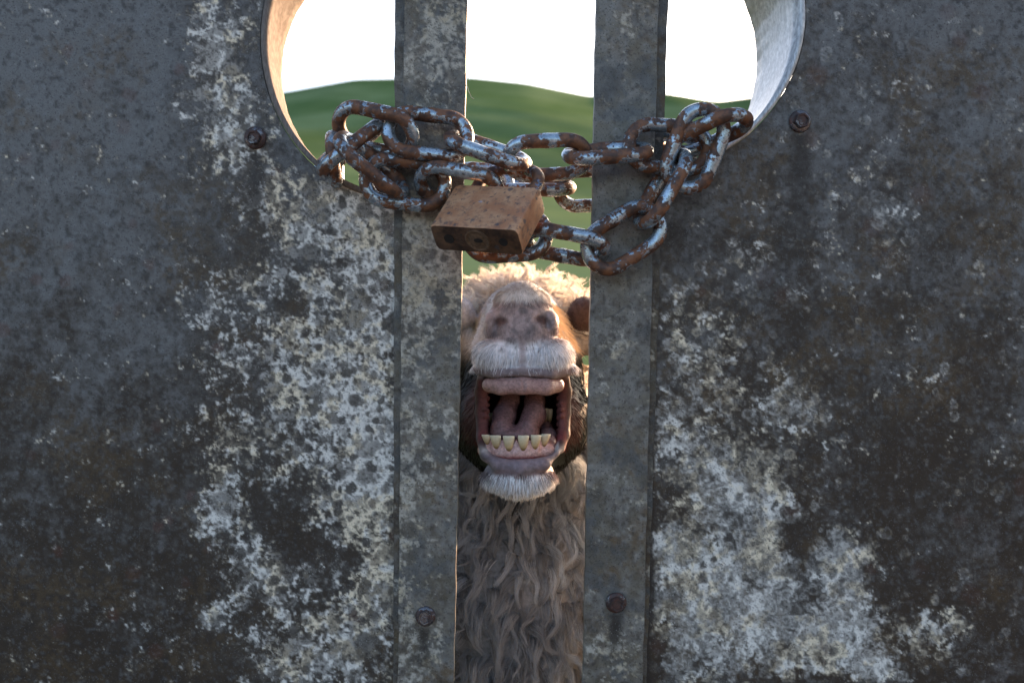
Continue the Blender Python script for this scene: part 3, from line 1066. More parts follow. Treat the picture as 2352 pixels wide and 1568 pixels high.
def tube(path, r, seg=14):
    V, F = [], []
    n = len(path)
    ref = None
    for i, p in enumerate(path):
        t_ = (path[min(i + 1, n - 1)] - path[max(i - 1, 0)]).normalized()
        if ref is None:
            ref = t_.orthogonal().normalized()
        ref = (ref - t_ * t_.dot(ref)).normalized()
        b = t_.cross(ref)
        rr_ = r(i / (n - 1)) if callable(r) else r
        for j in range(seg):
            a = 2 * math.pi * j / seg
            V.append(tuple(p + ref * rr_ * math.cos(a) + b * rr_ * math.sin(a)))
    for i in range(n - 1):
        for j in range(seg):
            j2 = (j + 1) % seg
            F.append((i * seg + j, (i + 1) * seg + j, (i + 1) * seg + j2, i * seg + j2))
    return V, F


v_, f_ = tube(path, sr)
o = mesh_np('shackle', v_, f_, M['shackle'])
child(o, padlock)

# ------------------------------------------------------------------ sheep
KS = K * (CAM_D + .04) / CAM_D      # metres per sheep unit; sheep space = (x right, y down, z depth)


def S2W(p):
    p = np.asarray(p, float)
    out = np.empty_like(p)
    out[..., 0] = (p[..., 0] - 1176) * KS
    out[..., 1] = p[..., 2] * KS
    out[..., 2] = CAM_Z + (784 - p[..., 1]) * KS
    return out


class SDF:
    def __init__(self, gx, gy, gz):
        self.g = [np.asarray(a, np.float32) for a in (gx, gy, gz)]
        self.D = np.full([len(a) for a in self.g], 900, np.float32)

    def block(self, lo, hi):
        sl = []
        for a, l, h in zip(self.g, lo, hi):
            i0, i1 = np.searchsorted(a, l), np.searchsorted(a, h)
            sl.append(slice(max(0, i0 - 1), min(len(a), i1 + 1)))
        X = self.g[0][sl[0]][:, None, None]
        Y = self.g[1][sl[1]][None, :, None]
        Z = self.g[2][sl[2]][None, None, :]
        return tuple(sl), X, Y, Z

    def union(self, sl, d, k):
        c = self.D[sl]
        h = np.clip(.5 + .5 * (d - c) / k, 0, 1)
        self.D[sl] = d * (1 - h) + c * h - k * h * (1 - h)

    def carve(self, sl, d, k):
        c = self.D[sl]
        h = np.clip(.5 - .5 * (d + c) / k, 0, 1)
        self.D[sl] = c * (1 - h) - d * h + k * h * (1 - h)

    def ell(self, c, r, k=14, carve=False, rz=0):
        m = 70
        rm = max(r) if rz else 0
        R3 = [max(q, rm) if i < 2 and rz else q for i, q in enumerate(r)]
        sl, X, Y, Z = self.block([a - b - m for a, b in zip(c, R3)], [a + b + m for a, b in zip(c, R3)])
        x, y, z = X - c[0], Y - c[1], Z - c[2]
        if rz:
            ca, sa = math.cos(R(rz)), math.sin(R(rz))
            x, y = ca * x + sa * y, -sa * x + ca * y
        k0 = np.sqrt((x / r[0]) ** 2 + (y / r[1]) ** 2 + (z / r[2]) ** 2)
        k1 = np.sqrt((x / r[0] ** 2) ** 2 + (y / r[1] ** 2) ** 2 + (z / r[2] ** 2) ** 2) + 1e-9
        d = k0 * (k0 - 1) / k1
        (self.carve if carve else self.union)(sl, d, k)

    def cap(self, a, b, ra, rb, k=14, carve=False):
        m = 70 + max(ra, rb)
        sl, X, Y, Z = self.block([min(p, q) - m for p, q in zip(a, b)], [max(p, q) + m for p, q in zip(a, b)])
        d = [q - p for p, q in zip(a, b)]
        L2 = sum(q * q for q in d)
        x, y, z = X - a[0], Y - a[1], Z - a[2]
        h = np.clip((x * d[0] + y * d[1] + z * d[2]) / L2, 0, 1)
        dist = np.sqrt((x - h * d[0]) ** 2 + (y - h * d[1]) ** 2 + (z - h * d[2]) ** 2) - (ra + (rb - ra) * h)
        (self.carve if carve else self.union)(sl, dist, k)

    def box(self, c, h, r, k=10, carve=False):
        m = 70
        sl, X, Y, Z = self.block([a - b - m for a, b in zip(c, h)], [a + b + m for a, b in zip(c, h)])
        q = [np.abs(X - c[0]) - h[0] + r, np.abs(Y - c[1]) - h[1] + r, np.abs(Z - c[2]) - h[2] + r]
        o_ = np.sqrt(np.maximum(q[0], 0) ** 2 + np.maximum(q[1], 0) ** 2 + np.maximum(q[2], 0) ** 2)
        d = o_ + np.minimum(np.maximum(q[0], np.maximum(q[1], q[2])), 0) - r
        (self.carve if carve else self.union)(sl, d, k)

    def chain(self, pts, k=12):
        for (a, b) in zip(pts[:-1], pts[1:]):
            self.cap(a[:3], b[:3], a[3], b[3], k)

    def mesh(self):
        D = self.D
        S = D < 0
        gx, gy, gz = self.g
        nx, ny, nz = D.shape
        act = np.zeros((nx - 1, ny - 1, nz - 1), np.int8)
        for a in (0, 1):
            for b in (0, 1):
                for c in (0, 1):
                    act += S[a:nx - 1 + a, b:ny - 1 + b, c:nz - 1 + c]
        I = np.argwhere((act > 0) & (act < 8))
        idx = np.full(act.shape, -1, np.int32)
        idx[I[:, 0], I[:, 1], I[:, 2]] = np.arange(len(I))
        corner = {}
        for a in (0, 1):
            for b in (0, 1):
                for c in (0, 1):
                    i, j, k = I[:, 0] + a, I[:, 1] + b, I[:, 2] + c
                    corner[a, b, c] = (D[i, j, k], np.stack([gx[i], gy[j], gz[k]], 1))
        acc = np.zeros((len(I), 3))
        cnt = np.zeros(len(I))
        ks = list(corner)
        for u in range(8):
            for w in range(u + 1, 8):
                if sum(abs(p - q) for p, q in zip(ks[u], ks[w])) != 1:
                    continue
                d0, p0 = corner[ks[u]]
                d1, p1 = corner[ks[w]]
                m = (d0 < 0) != (d1 < 0)
                t_ = d0[m] / (d0[m] - d1[m])
                acc[m] += p0[m] + (p1[m] - p0[m]) * t_[:, None]
                cnt[m] += 1
        V = acc / cnt[:, None]
        quads = []
        for ax in range(3):
            s0 = [slice(None)] * 3
            s1 = [slice(None)] * 3
            s0[ax] = slice(0, -1)
            s1[ax] = slice(1, None)
            ch = S[tuple(s0)] != S[tuple(s1)]
            E_ = np.argwhere(ch)
            o1, o2 = [a for a in range(3) if a != ax]
            ok = (E_[:, o1] > 0) & (E_[:, o2] > 0) & (E_[:, o1] < D.shape[o1] - 1) & (E_[:, o2] < D.shape[o2] - 1)
            E_ = E_[ok]

            def cell(d1, d2):
                q = E_.copy()
                q[:, o1] += d1
                q[:, o2] += d2
                return idx[q[:, 0], q[:, 1], q[:, 2]]
            Q = np.stack([cell(-1, -1), cell(0, -1), cell(0, 0), cell(-1, 0)], 1)
            flip = S[E_[:, 0], E_[:, 1], E_[:, 2]]
            if ax == 1:
                flip = ~flip
            Q[flip] = Q[flip][:, ::-1]
            quads.append(Q)
        return V, np.concatenate(quads)


def rect_axis(lo, f0, f1, hi, fine, coarse):
    a = np.arange(f0, f1, fine)
    l = np.arange(f0 - coarse, lo, -coarse)[::-1]
    h = np.arange(f1, hi, coarse)
    return np.concatenate([l, a, h])


body = SDF(rect_axis(480, 1010, 1396, 1920, 4.2, 26), rect_axis(540, 570, 1190, 2900, 4.2, 26), rect_axis(20, 30, 400, 3500, 4.2, 26))
B = body
# trunk, legs, neck
B.ell((1215, 1490, 2050), (560, 610, 1250), 60)
B.ell((1205, 1480, 1000), (430, 520, 600), 80)
B.cap((1200, 860, 520), (1205, 1330, 900), 165, 290, 90)
for (x, z) in ((960, 1000), (1440, 1000), (960, 2850), (1440, 2850)):
    hz = 40 if z < 2000 else -60
    B.cap((x, 1900, z + hz), (x, 2350, z), 130, 70, 50)
    B.cap((x, 2350, z), (x, 2780, z + (0 if z < 2000 else 70)), 66, 48, 20)
    B.ell((x, 2840, z - 30 + (0 if z < 2000 else 70)), (60, 50, 85), 20)
B.ell((1215, 1700, 3300), (70, 230, 60), 40)
# skull
B.ell((1200, 760, 580), (150, 135, 170), 40)
B.ell((1200, 750, 640), (225, 122, 150), 40)
B.cap((1199, 732, 165), (1200, 742, 430), 72, 112, 30)
B.ell((1200, 850, 330), (140, 140, 150), 40)
for s in (-1, 1):
    B.ell((1200 + s * 165, 712, 430), (44, 46, 52), 24)       # eye socket
    B.ell((1200 + s * 300, 790, 560), (150, 52, 34), 24)      # ear
# muzzle
B.ell((1198, 750, 134), (82, 74, 70), 22)
B.ell((1199, 688, 165), (56, 46, 72), 22)
B.ell((1138, 816, 118), (50, 42, 60), 12)
B.ell((1262, 816, 118), (54, 44, 60), 12)
B.ell((1200, 818, 124), (66, 44, 60), 14)
B.ell((1126, 742, 114), (16, 26, 42), 10)
B.ell((1268, 740, 116), (16, 26, 40), 10)
B.chain([(1098, 846, 112, 14), (1140, 856, 84, 14), (1200, 851, 76, 13), (1262, 858, 82, 14), (1312, 848, 112, 14)], 8)
# lower jaw
B.ell((1198, 975, 318), (176, 150, 182), 40)
B.cap((1194, 1080, 150), (1200, 1030, 400), 64, 130, 30)
B.ell((1192, 1092, 130), (82, 44, 62), 20)
B.chain([(1106, 1010, 130, 13), (1119, 1043, 106, 15), (1147, 1063, 84, 16), (1195, 1069, 74, 17), (1246, 1060, 82, 16), (1270, 1034, 106, 15), (1286, 1004, 130, 13)], 10)
# mouth cavity and the cheek edges of the open mouth
B.box((1200, 956, 170), (89, 90, 180), 40, 10, True)
B.ell((1202, 950, 380), (84, 72, 90), 14, True)
for s, x0 in ((-1, 1104), (1, 1300)):
    B.chain([(x0 - s * 2, 866, 128, 11), (x0 + s * 2, 900, 150, 13), (x0, 950, 158, 14), (x0 - s * 3, 1000, 140, 13), (x0 - s * 14, 1030, 122, 13)], 8)
    for q in range(9):      # papillae on the cheek
        for u in range(2):
            B.ell((x0 - s * (9 + 5 * u), 882 + q * 15 + 6 * u, 146 + 20 * u + 6 * math.sin(q)), (7, 6, 8), 4)
# nostrils, groove of the lip, wrinkles
B.ell((1154, 735, 66), (15, 8, 20), 9, True, 30)
B.ell((1139, 746, 72), (4, 17, 18), 9, True, 16)
B.ell((1240, 731, 68), (15, 8, 20), 9, True, -26)
B.ell((1256, 743, 74), (4, 17, 17), 9, True, -16)
B.cap((1199, 786, 58), (1200, 858, 60), 3, 4, 9, True)
B.cap((1130, 690, 96), (1170, 706, 76), 2, 2, 10, True)
B.cap((1230, 706, 76), (1272, 692, 96), 2, 2, 10, True)
bv, bf = body.mesh()
# outward normals in sheep space
tri = bv[bf[:, :3]]
fn = np.cross(tri[:, 1] - tri[:, 0], tri[:, 2] - tri[:, 0])
vn = np.zeros_like(bv)
for c in range(4):
    np.add.at(vn, bf[:, c], fn)
vn /= np.linalg.norm(vn, axis=1)[:, None] + 1e-9
hd = bv - np.array([1200, 1500, 2050])
far = bv[:, 2] > 1600
if (np.einsum('ij,ij->i', hd[far], vn[far])).mean() < 0:
    bf = bf[:, ::-1]
    vn = -vn


def hashn(p, s):
    """cheap smooth value noise for colour patches"""
    q = p / s
    return .5 + .5 * np.sin(q[:, 0] * 1.7 + np.sin(q[:, 1] * 1.3 + 2) * 1.5) * np.sin(q[:, 1] * 1.9 + np.sin(q[:, 2] * 1.1 + q[:, 0] * .7))


def sm(x, a, b):
    t_ = np.clip((x - a) / (b - a), 0, 1)
    return t_ * t_ * (3 - 2 * t_)


def coat(p):
    """coat and skin colour of the sheep at points p (sheep space)"""
    x, y, z = p[:, 0], p[:, 1], p[:, 2]
    ax = np.abs(x - 1200)
    c = np.tile(np.array([.40, .36, .335]), (len(p), 1))

    def lay(col, w):
        nonlocal c
        c = c * (1 - w[:, None]) + np.array(col) * w[:, None]
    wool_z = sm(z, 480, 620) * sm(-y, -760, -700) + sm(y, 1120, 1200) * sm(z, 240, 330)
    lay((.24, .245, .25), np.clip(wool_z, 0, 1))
    head = (z < 560) & (y < 1150)
    hw_ = head.astype(float) * (1 - np.clip(wool_z, 0, 1))
    lay((.43, .415, .415), hw_ * sm(-y, -800, -720))
    lay((.33, .295, .275), hw_ * sm(-y, -730, -660) * sm(-z, -220, -130) * sm(z, 90, 110) * .7)
    lay((.009, .0095, .011), hw_ * sm(y, 790, 840) * sm(z, 140, 175))
    lay((.58, .56, .57), hw_ * sm(y, 650, 720) * sm(-y, -812, -765) * sm(z, 190, 260) * sm(ax, 90, 110))
    # short white fur on the upper lip
    lay((.74, .73, .75), .92 * hw_ * sm(y + .55 * np.maximum(0, ax - 22) + 14 * (hashn(p, 7.0) - .5), 776, 806) * sm(-y, -850, -840) * sm(-z, -190, -150))
    lay((.76, .76, .77), hw_ * sm(y, 664, 674) * sm(-y, -700, -684) * sm(-ax, -64, -30) * sm(-z, -150, -120))
    # nose skin
    ns = hw_ * sm(-ax, -92, -80) * sm(y, 684, 700) * sm(-y, -792, -776) * sm(-z, -150, -125)
    lay((.33, .265, .265), ns)
    gp = sm(hashn(p, 13.0) * .6 + hashn(p, 31.0) * .4, .58, .78) * ns
    lay((.17, .15, .155), gp * .75)
    for (gx0, gy0, gr, ga) in ((1172, 706, 15, .6), (1160, 716, 9, .4), (1203, 716, 9, .5), (1196, 735, 7, .35), (1222, 757, 14, .75), (1212, 768, 12, .7), (1197, 790, 8, .6), (1180, 786, 12, .4), (1168, 779, 5, .6), (1250, 792, 12, .35), (1228, 690, 12, .45)):
        lay((.12, .11, .12), ga * hw_ * np.exp(-((x - gx0) ** 2 + (y - gy0) ** 2 * 1.4) / gr ** 2 * (.6 + .8 * hashn(p, 6.0))) * sm(-z, -140, -120))
    lay((.26, .20, .195), .8 * hw_ * sm(-ax, -14, -3) * sm(y, 740, 790) * sm(-y, -862, -850) * sm(-z, -130, -110))
    # lips
    lay((.20, .155, .155), hw_ * sm(y, 838, 848) * sm(-y, -880, -872) * sm(-z, -140, -125))
    ll = hw_ * sm(y, 1030, 1044) * sm(-y, -1096, -1082) * sm(-z, -150, -135)
    lay((.19, .145, .155), ll)
    lay((.15, .13, .14), ll * sm(hashn(p, 23.0), .6, .8) * .7)
    lay((.74, .735, .74), hw_ * sm(y, 1082, 1096) * sm(-z, -230, -190))
    lay((.055, .028, .026), hw_ * sm(y, 862, 876) * sm(-y, -1040, -1016) * sm(ax, 80, 86) * sm(-ax, -150, -132) * sm(z, 92, 102) * sm(-z, -240, -200))
    # inside of the mouth
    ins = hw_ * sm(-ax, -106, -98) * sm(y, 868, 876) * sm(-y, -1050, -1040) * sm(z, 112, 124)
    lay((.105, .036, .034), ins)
    lay((.030, .014, .013), ins * sm(z, 190, 260))  # shade of the deep cavity painted in by depth
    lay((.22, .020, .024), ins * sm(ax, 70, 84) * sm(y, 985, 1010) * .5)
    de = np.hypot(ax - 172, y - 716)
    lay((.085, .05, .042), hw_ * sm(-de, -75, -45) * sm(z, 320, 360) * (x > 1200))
    # nostril lining
    dn = np.minimum(np.hypot((x - 1149) / 1.4, y - 738), np.hypot((x - 1245) / 1.4, y - 735))
    lay((.105, .062, .056), hw_ * sm(-dn, -15, -5) * sm(z, 66, 78) * sm(-z, -140, -120))
    return c


sheep = empty('sheep', 'bleating cream sheep showing its teeth through the gap between the bars', 'sheep', (0.01, .5, 0))
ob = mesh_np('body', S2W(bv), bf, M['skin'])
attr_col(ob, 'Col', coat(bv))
child(ob, sheep)


def sdf_part(name, lo, hi, step, build, colfn, mat):
    s = SDF(np.arange(lo[0], hi[0], step), np.arange(lo[1], hi[1], step), np.arange(lo[2], hi[2], step))
    build(s)
    v, f = s.mesh()
    o = mesh_np(name, S2W(v), f[:, ::-1], mat)
    bm = bmesh.new()
    bm.from_mesh(o.data)
    bmesh.ops.recalc_face_normals(bm, faces=bm.faces[:])
    bm.to_mesh(o.data)
    bm.free()
    attr_col(o, 'Col', colfn(v))
    child(o, sheep)
    return o


def b_tongue(s):
    s.chain([(1178, 888, 300, 19), (1172, 925, 240, 23), (1157, 962, 186, 27), (1150, 984, 152, 24)], 9)
    s.chain([(1228, 888, 300, 20), (1231, 925, 240, 24), (1228, 958, 186, 28), (1212, 986, 150, 25)], 9)
    s.ell((1182, 1000, 150), (58, 18, 34), 12)
    s.cap((1196, 1022, 300), (1190, 1018, 160), 36, 30, 14)
    s.cap((1192, 972, 110), (1196, 930, 215), 2, 4, 14, True)


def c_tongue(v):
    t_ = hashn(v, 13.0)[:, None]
    return (np.array([.175, .098, .10]) * (1 - .45 * t_) + np.array([.095, .05, .055]) * .45 * t_) * (1 - .55 * sm(v[:, 2], 190, 290))[:, None]  # darkened towards the root, the cavity's shade painted in


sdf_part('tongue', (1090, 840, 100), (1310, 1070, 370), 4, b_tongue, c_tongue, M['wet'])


def b_pad(s):
    s.chain([(1124, 884, 104, 17), (1150, 885, 90, 19), (1200, 883, 84, 20), (1255, 886, 90, 19), (1279, 884, 104, 17)], 10)
    s.cap((1128, 880, 130), (1276, 880, 130), 18, 18, 12)
    s.cap((1202, 862, 66), (1202, 905, 66), 1, 1, 8, True)


def c_pad(v):
    t_ = hashn(v, 16.0)[:, None]
    return np.array([.36, .225, .20]) * (1 - .45 * t_) + np.array([.24, .115, .10]) * .45 * t_


sdf_part('dental_pad', (1080, 840, 50), (1320, 930, 180), 3, b_pad, c_pad, M['wet'])

TEETH = [(1117.6, 998, 1021, 17, -10), (1139.5, 998, 1029, 23, -6), (1169, 998, 1033, 24.5, -2), (1201.7, 997, 1032, 23.5, 2), (1229.5, 997, 1030, 22.5, 6), (1251.5, 996, 1026, 20, 12)]
tz = lambda x: 84 + 30 * ((x - 1186) / 70.0) ** 2


def b_gum(s):
    pts = [(x, 1036, tz(x) + 16, 17) for x in np.linspace(1114, 1262, 9)]
    s.chain(pts, 8)
    for (x, y0, y1, w, l) in TEETH:
        s.ell((x, 1026, tz(x) + 8), (w * .46, 15, 12), 5)
    for (a, b) in zip(TEETH[:-1], TEETH[1:]):
        xm = (a[0] + b[0]) / 2
        s.ell((xm, 1020, tz(xm) + 9), (5, 12, 8), 5)
    for (x, y0, y1, w, l) in TEETH:
        s.ell((x, y1 - 10, tz(x) - 6), (w * .34, 12, 7), 4, True)
    s.chain([(1262, 1034, 120, 14), (1262, 1010, 200, 20), (1250, 990, 260, 22)], 8)
    s.chain([(1114, 1036, 120, 14), (1122, 1014, 200, 18), (1126, 996, 260, 20)], 8)


def c_gum(v):
    t_ = hashn(v, 9.0)[:, None]
    c = np.array([.46, .27, .235]) * (1 - .5 * t_) + np.array([.58, .43, .40]) * .5 * t_
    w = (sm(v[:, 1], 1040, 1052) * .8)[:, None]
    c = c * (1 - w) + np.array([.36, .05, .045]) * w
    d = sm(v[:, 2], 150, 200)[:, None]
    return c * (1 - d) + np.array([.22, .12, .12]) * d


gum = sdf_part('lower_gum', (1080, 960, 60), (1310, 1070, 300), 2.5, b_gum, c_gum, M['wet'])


def tooth(x, y0, y1, w, lean, z, name='tooth'):
    n, m = 14, 9
    V, F, Cc = [], [], []
    for j in range(m):
        u = j / (m - 1)          # 0 = cutting edge
        y = y0 + (y1 - y0) * u
        ww = w / 2 * 1.12 * (1 - .55 * u ** 1.6) * (.93 if j == 0 else 1)
        dd = (3.0 + 4.0 * min(1, u * 1.8)) * (1 - .25 * u)
        for i in range(n):
            a = 2 * math.pi * i / n
            ca, sa = math.cos(a), math.sin(a)
            sx = math.copysign(abs(ca) ** .6, ca)
            px = ww * sx + (u - .5) * -(lean) * .5
            V.append((x + px, y + .8 * (1 - u) * math.sin(i * 1.7), z + 5 * u + dd * sa - 3 * (1 - abs(ca)) * (1 - u)))
            base = np.array([.58, .52, .36]) * (1 - u) + np.array([.36, .22, .07]) * u
            Cc.append(base if u < .86 else np.array([.22, .13, .05]))
    V += [(x, y0 - .3, z), (x, y1, z + 5)]
    Cc += [Cc[0], Cc[-1]]
    F = []
    for j in range(m - 1):
        for i in range(n):
            i2 = (i + 1) % n
            F.append((j * n + i, j * n + i2, (j + 1) * n + i2, (j + 1) * n + i))
    for i in range(n):
        i2 = (i + 1) % n
        F.append((i, m * n, m * n, i2) if False else (i2, i, m * n, m * n))
        F.append(((m - 1) * n + i, (m - 1) * n + i2, m * n + 1, m * n + 1))
    me = bpy.data.meshes.new(name)
    me.from_pydata([tuple(p) for p in S2W(np.array(V))], [], [tuple(dict.fromkeys(f)) for f in F])
    me.materials.append(M['tooth'])
    for p in me.polygons:
        p.use_smooth = True
    o = bpy.data.objects.new(name, me)
    COL.objects.link(o)
    bm = bmesh.new()
    bm.from_mesh(me)
    bmesh.ops.recalc_face_normals(bm, faces=bm.faces[:])
    bm.to_mesh(me)
    bm.free()
    attr_col(o, 'Col', Cc)
    child(o, sheep)


for (x, y0, y1, w, l) in TEETH:
    tooth(x, y0, y1, w, l, tz(x) - 2)
for (x, y, w, z) in ((1243, 945, 15, 224), (1257, 946, 15, 232), (1268, 948, 14, 244), (1118, 956, 14, 232), (1129, 958, 13, 244)):
    tooth(x, y, y + 32, w, 0, z, 'molar')

for s in (-1, 1):
    c = S2W(np.array([[1200 + s * 157 + (24 if s > 0 else -24), 716, 408]]))[0]
    bm = bmesh.new()
    bmesh.ops.create_uvsphere(bm, u_segments=24, v_segments=16, radius=27 * KS, matrix=Matrix.Translation(Vector(c)))
    bm_obj('eye', bm, M['eye'], sheep, True)


wp = [P(1071, 196, -.004), P(1074, 200, -.006), P(1076, 209, -.007), P(1080, 218, -.007), P(1084, 225, -.006), P(1089, 227, -.006)]
v_, f_ = tube(wp, .00022, 6)
wisp = mesh_np('wool_wisp', v_, f_, mat_plain('dry_wool', (.5, .44, .34), .8, 0, 400))
tag(wisp, 'single pale curled fibre of wool caught on a bar edge above the chain', 'wool wisp')


# ------------------------------------------------------------------ fur and wool strands
def ribbons(name, pts, width, cols, mat, parent, kind='stuff'):
    """pts (N, M, 3) in world space, width (N,), cols (N, 3) -> one mesh of tapered flat strands"""
    N_, M_, _ = pts.shape
    tan = np.gradient(pts, axis=1)
    tan /= np.linalg.norm(tan, axis=2, keepdims=True) + 1e-12
    rv = rng.normal(size=(N_, 1, 3))
    rv[:, :, 1] *= .35
    side = np.cross(tan, np.broadcast_to(rv, tan.shape))
    side = np.cross(tan, np.broadcast_to(np.array([0, 1.0, 0]), tan.shape)) * .8 + side * .45
    side /= np.linalg.norm(side, axis=2, keepdims=True) + 1e-12
    tp = 1 - .85 * np.linspace(0, 1, M_) ** 2
    w = width[:, None] * tp[None]
    Lf = pts - side * w[..., None] / 2
    Rt = pts + side * w[..., None] / 2
    V = np.stack([Lf, Rt], 2).reshape(-1, 3)
    base = (np.arange(N_) * M_ * 2)[:, None] + (np.arange(M_ - 1) * 2)[None]
    F = np.stack([base, base + 1, base + 3, base + 2], -1).reshape(-1, 4)
    o = mesh_np(name, V, F, mat)
    cc = np.repeat(cols, M_ * 2, axis=0)
    attr_col(o, 'Col', cc)
    if parent:
        child(o, parent)
    if kind:
        o['kind'] = kind
    return o


quad_c = bv[bf].mean(1)
qn = vn[bf].mean(1)
qa = np.linalg.norm(np.cross(bv[bf[:, 1]] - bv[bf[:, 0]], bv[bf[:, 3]] - bv[bf[:, 0]]), axis=1)


def sample(mask, count):
    ids = np.nonzero(mask)[0]
    pr = qa[ids] / qa[ids].sum()
    pick = rng.choice(ids, size=count, p=pr)
    a, b = rng.random((2, count, 1))
    v0, v1, v2, v3 = (bv[bf[pick, i]] for i in range(4))
    p = (v0 * (1 - a) + v1 * a) * (1 - b) + (v3 * (1 - a) + v2 * a) * b
    return p, qn[pick]


x, y, z = quad_c.T
axq = np.abs(x - 1200)
fur_pts, fur_w, fur_c = [], [], []


def fur(mask, count, flow, length, lift, width, jitter, colj=.12, colmul=1.0, m=5):
    p, n_ = sample(mask, count)
    fl = flow(p)
    fl = fl - n_ * np.einsum('ij,ij->i', fl, n_)[:, None]
    fl /= np.linalg.norm(fl, axis=1)[:, None] + 1e-9
    d = fl + n_ * lift + rng.normal(size=p.shape) * jitter
    d /= np.linalg.norm(d, axis=1)[:, None]
    L = length * rng.uniform(.55, 1.15, (count, 1))
    s = np.linspace(0, 1, m)[None, :, None]
    pts = p[:, None] - n_[:, None] * 1.0 + d[:, None] * L[:, None] * s + fl[:, None] * (L[:, None] * s ** 2 * .35) - n_[:, None] * (L[:, None] * s ** 2 * lift * .45)
    pts[..., 1] += 2.0 * s[..., 0] ** 2
    c = coat(p) * colmul * (1 + rng.normal(size=(count, 1)) * colj)
    fur_pts.append(S2W(pts))
    fur_w.append(np.full(count, width * KS))
    fur_c.append(np.clip(c, .01, .9))


V3 = lambda *a: np.array(a, float)
out_x = lambda p: np.sign(p[:, :1] - 1200) * np.minimum(np.abs(p[:, :1] - 1200) / 60, 1)
f_down = lambda p: np.concatenate([out_x(p) * .25, np.ones((len(p), 1)), np.full((len(p), 1), .1)], 1)
f_back = lambda p: np.concatenate([out_x(p) * .5, np.full((len(p), 1), -.25), np.ones((len(p), 1))], 1)
f_chin = lambda p: np.concatenate([(p[:, :1] - 1192) / 160, np.ones((len(p), 1)), np.full((len(p), 1), .2)], 1)
f_cheek = lambda p: np.concatenate([out_x(p) * .4, np.ones((len(p), 1)), np.full((len(p), 1), .8)], 1)

front = z < 240
fur(front & (y + .55 * np.maximum(0, axq - 22) > 782) & (y < 843) & (y > 700) & (z < 210) & (axq > 8), 8500, f_down, 16, .16, 1.4, .2, .3)
fur(front & (y > 664) & (y < 700) & (axq < 62) & (z < 150), 1500, f_down, 14, .3, 1.2, .35, colmul=1.0)
fur((y < 800) & (z > 95) & (z < 560) & ((y < 690) | (axq > 84)), 12000, f_back, 12, .4, 1.3, .3)
fur((y > 1079) & (y < 1160) & (z < 240), 7000, f_chin, 22, .25, 1.5, .22, .3)
fur((y > 800) & (y < 1120) & (z > 150) & (z < 520) & (axq > 100) & ((qn[:, 0] * (x - 1200)) > 0), 9000, f_cheek, 22, .08, 1.5, .12, .15)
fur((y > 690) & (y < 790) & (axq < 78) & (z < 125), 1500, f_down, 6, .8, .8, .5, .2, .8)
# the tuft of long sunlit hair by the right eye
p, n_ = sample((x > 1270) & (y > 690) & (y < 790) & (z > 180) & (z < 360), 500)
d = V3(.75, .85, -.25) + rng.normal(size=p.shape) * .14
s = np.linspace(0, 1, 6)[None, :, None]
pts = p[:, None] + d[:, None] * (38 * rng.uniform(.5, 1.1, (500, 1, 1))) * s
fur_pts.append(np.stack([np.interp(np.linspace(0, 5, 5), range(6), range(6)).astype(int)] and [S2W(pts[:, i]) for i in (0, 1, 3, 4, 5)], 1))
fur_w.append(np.full(500, 1.3 * KS))
fur_c.append(np.tile([.55, .40, .26], (500, 1)))
ribbons('fur', np.concatenate(fur_pts), np.concatenate(fur_w), np.concatenate(fur_c), M['fur'], sheep)

wl_pts, wl_w, wl_c = [], [], []


def locks(mask, count, strands, length, grav, amp, wave, spread, width, col, m=9, lift=1.0, colj=.12):
    p, n_ = sample(mask, count)
    g = V3(0, 1, 0)
    d0 = n_ * lift + rng.normal(size=p.shape) * .35
    d0 /= np.linalg.norm(d0, axis=1)[:, None]
    gd = g + rng.normal(size=p.shape) * .28
    L = length * rng.uniform(.6, 1.25, count)
    s = np.linspace(0, 1, m)
    path = np.zeros((count, m, 3))
    cur = p - n_ * 6
    for j in range(m):
        path[:, j] = cur
        w = min(1, s[j] * 2.2) * grav
        d = d0 * (1 - w) + gd * w
        d /= np.linalg.norm(d, axis=1)[:, None] + 1e-9
        cur = cur + d * (L / m)[:, None]
    e1 = np.cross(gd, V3(0, 0, 1))
    e1 /= np.linalg.norm(e1, axis=1)[:, None]
    e2 = np.cross(gd, e1)
    ph = rng.uniform(0, 6.28, count)
    A1 = amp * rng.uniform(.4, 1.3, count)
    wl = wave * rng.uniform(.7, 1.4, count)
    arg = ph[:, None] + (s[None] * L[:, None]) * (2 * math.pi / wl[:, None])
    curl = (.25 + s[None] ** 1.3)
    path += (e1[:, None] * np.cos(arg)[..., None] + e2[:, None] * np.sin(arg)[..., None]) * (A1[:, None] * curl)[..., None]
    off = rng.normal(size=(count, strands, 2)) * spread
    frizz = rng.normal(size=(count, strands, 1, 3)) * spread * .35 * (s ** 1.5)[None, None, :, None]
    prof = (1 - .8 * s ** 1.5) * (.55 + .45 * np.sin(np.pi * np.minimum(1, s * 1.3 + .15)))
    P4 = path[:, None] + (e1[:, None, None] * off[..., 0, None, None] + e2[:, None, None] * off[..., 1, None, None]) * prof[None, None, :, None]
    P4 += rng.normal(size=P4.shape) * .4 + frizz
    cc = np.array(col) * (1 + rng.normal(size=(count, 1, 1)) * colj) * (1 + rng.normal(size=(count, strands, 1)) * .08)
    wl_pts.append(S2W(P4.reshape(-1, m, 3)))
    wl_w.append(np.full(count * strands, width * KS))
    wl_c.append(np.clip(cc.reshape(-1, 3), .02, .9))


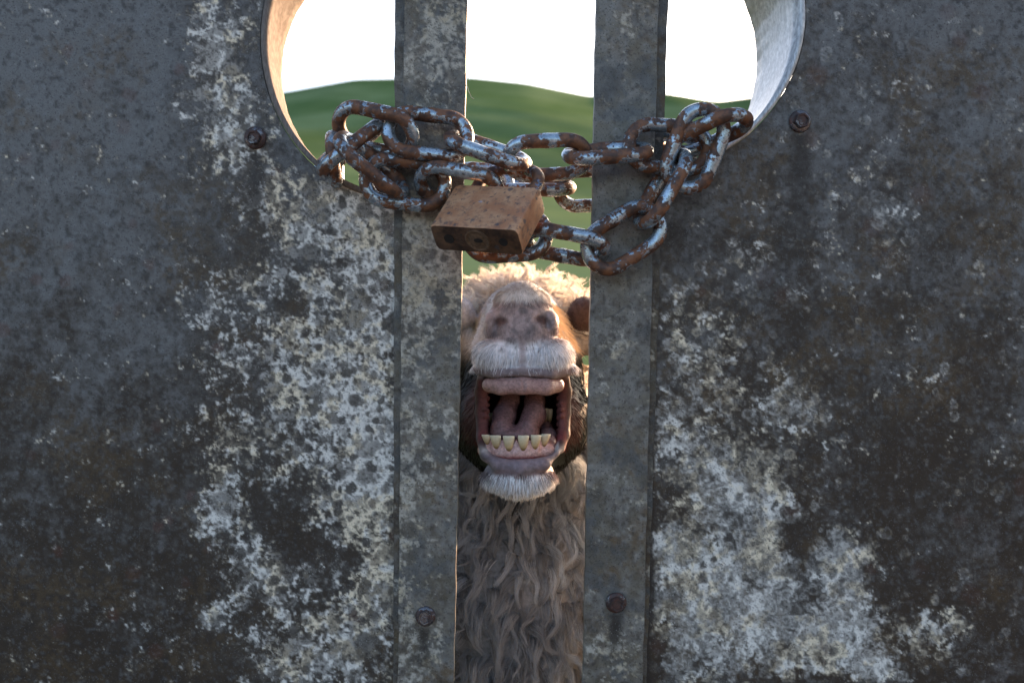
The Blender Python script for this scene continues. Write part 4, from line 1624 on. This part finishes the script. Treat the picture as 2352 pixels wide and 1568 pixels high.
chest = (y > 1050) & (y < 1900) & ((z > 415) | (y > 1215)) & (z < 1000) & (qn[:, 2] < .25) & (axq < 330)
locks(chest, 950, 32, 165, .88, 9, 120, 10, 1.25, (.36, .385, .41), colj=.2)  # same fleece as the poll, greyer: the chest's shade painted into the wool
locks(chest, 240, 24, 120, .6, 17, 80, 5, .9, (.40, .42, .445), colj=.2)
poll = (y < 760) & (z > 440) & (z < 800) & (qn[:, 1] < .35)
locks(poll, 520, 24, 62, .10, 10, 40, 9, 1.35, (.80, .72, .64), lift=1.2)  # sunlight on the poll painted in as paler, warmer wool
neck_top = (z > 560) & (z < 1500) & (y < 1250) & (qn[:, 1] < .6)
locks(neck_top, 420, 10, 80, .25, 9, 40, 9, 3.4, (.66, .58, .50))
side_w = (z > 900) & (y < 2050) & (y > 900)
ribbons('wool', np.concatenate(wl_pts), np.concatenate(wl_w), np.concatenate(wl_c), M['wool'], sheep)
wl_pts, wl_w, wl_c = [], [], []
locks(side_w, 1500, 7, 130, .5, 12, 60, 22, 8.0, (.56, .47, .38), m=8)
ribbons('fleece', np.concatenate(wl_pts), np.concatenate(wl_w), np.concatenate(wl_c), M['wool'], sheep)

# ------------------------------------------------------------------ grass round the gate and the sheep
nb_ = 16000
gx_ = rng.uniform(-2.6, 2.6, nb_)
gy_ = rng.uniform(.1, 5.0, nb_)
keep = ~((np.abs(gy_) < .03))
gx_, gy_ = gx_[keep], gy_[keep]
nb_ = len(gx_)
ln = rng.uniform(.03, .10, nb_)
le = rng.normal(size=(nb_, 2)) * .4
s = np.linspace(0, 1, 4)
pts = np.zeros((nb_, 4, 3))
pts[..., 0] = gx_[:, None] + le[:, :1] * ln[:, None] * s ** 2
pts[..., 1] = gy_[:, None] + le[:, 1:] * ln[:, None] * s ** 2
pts[..., 2] = ln[:, None] * s
gc = np.array([.055, .105, .028]) * (1 + rng.normal(size=(nb_, 1)) * .25)
grass = ribbons('grass', pts, np.full(nb_, .004), np.clip(gc, .01, .3), M['blade'], None)
tag(grass, 'short green pasture grass growing around the gate', 'grass', kind='stuff')
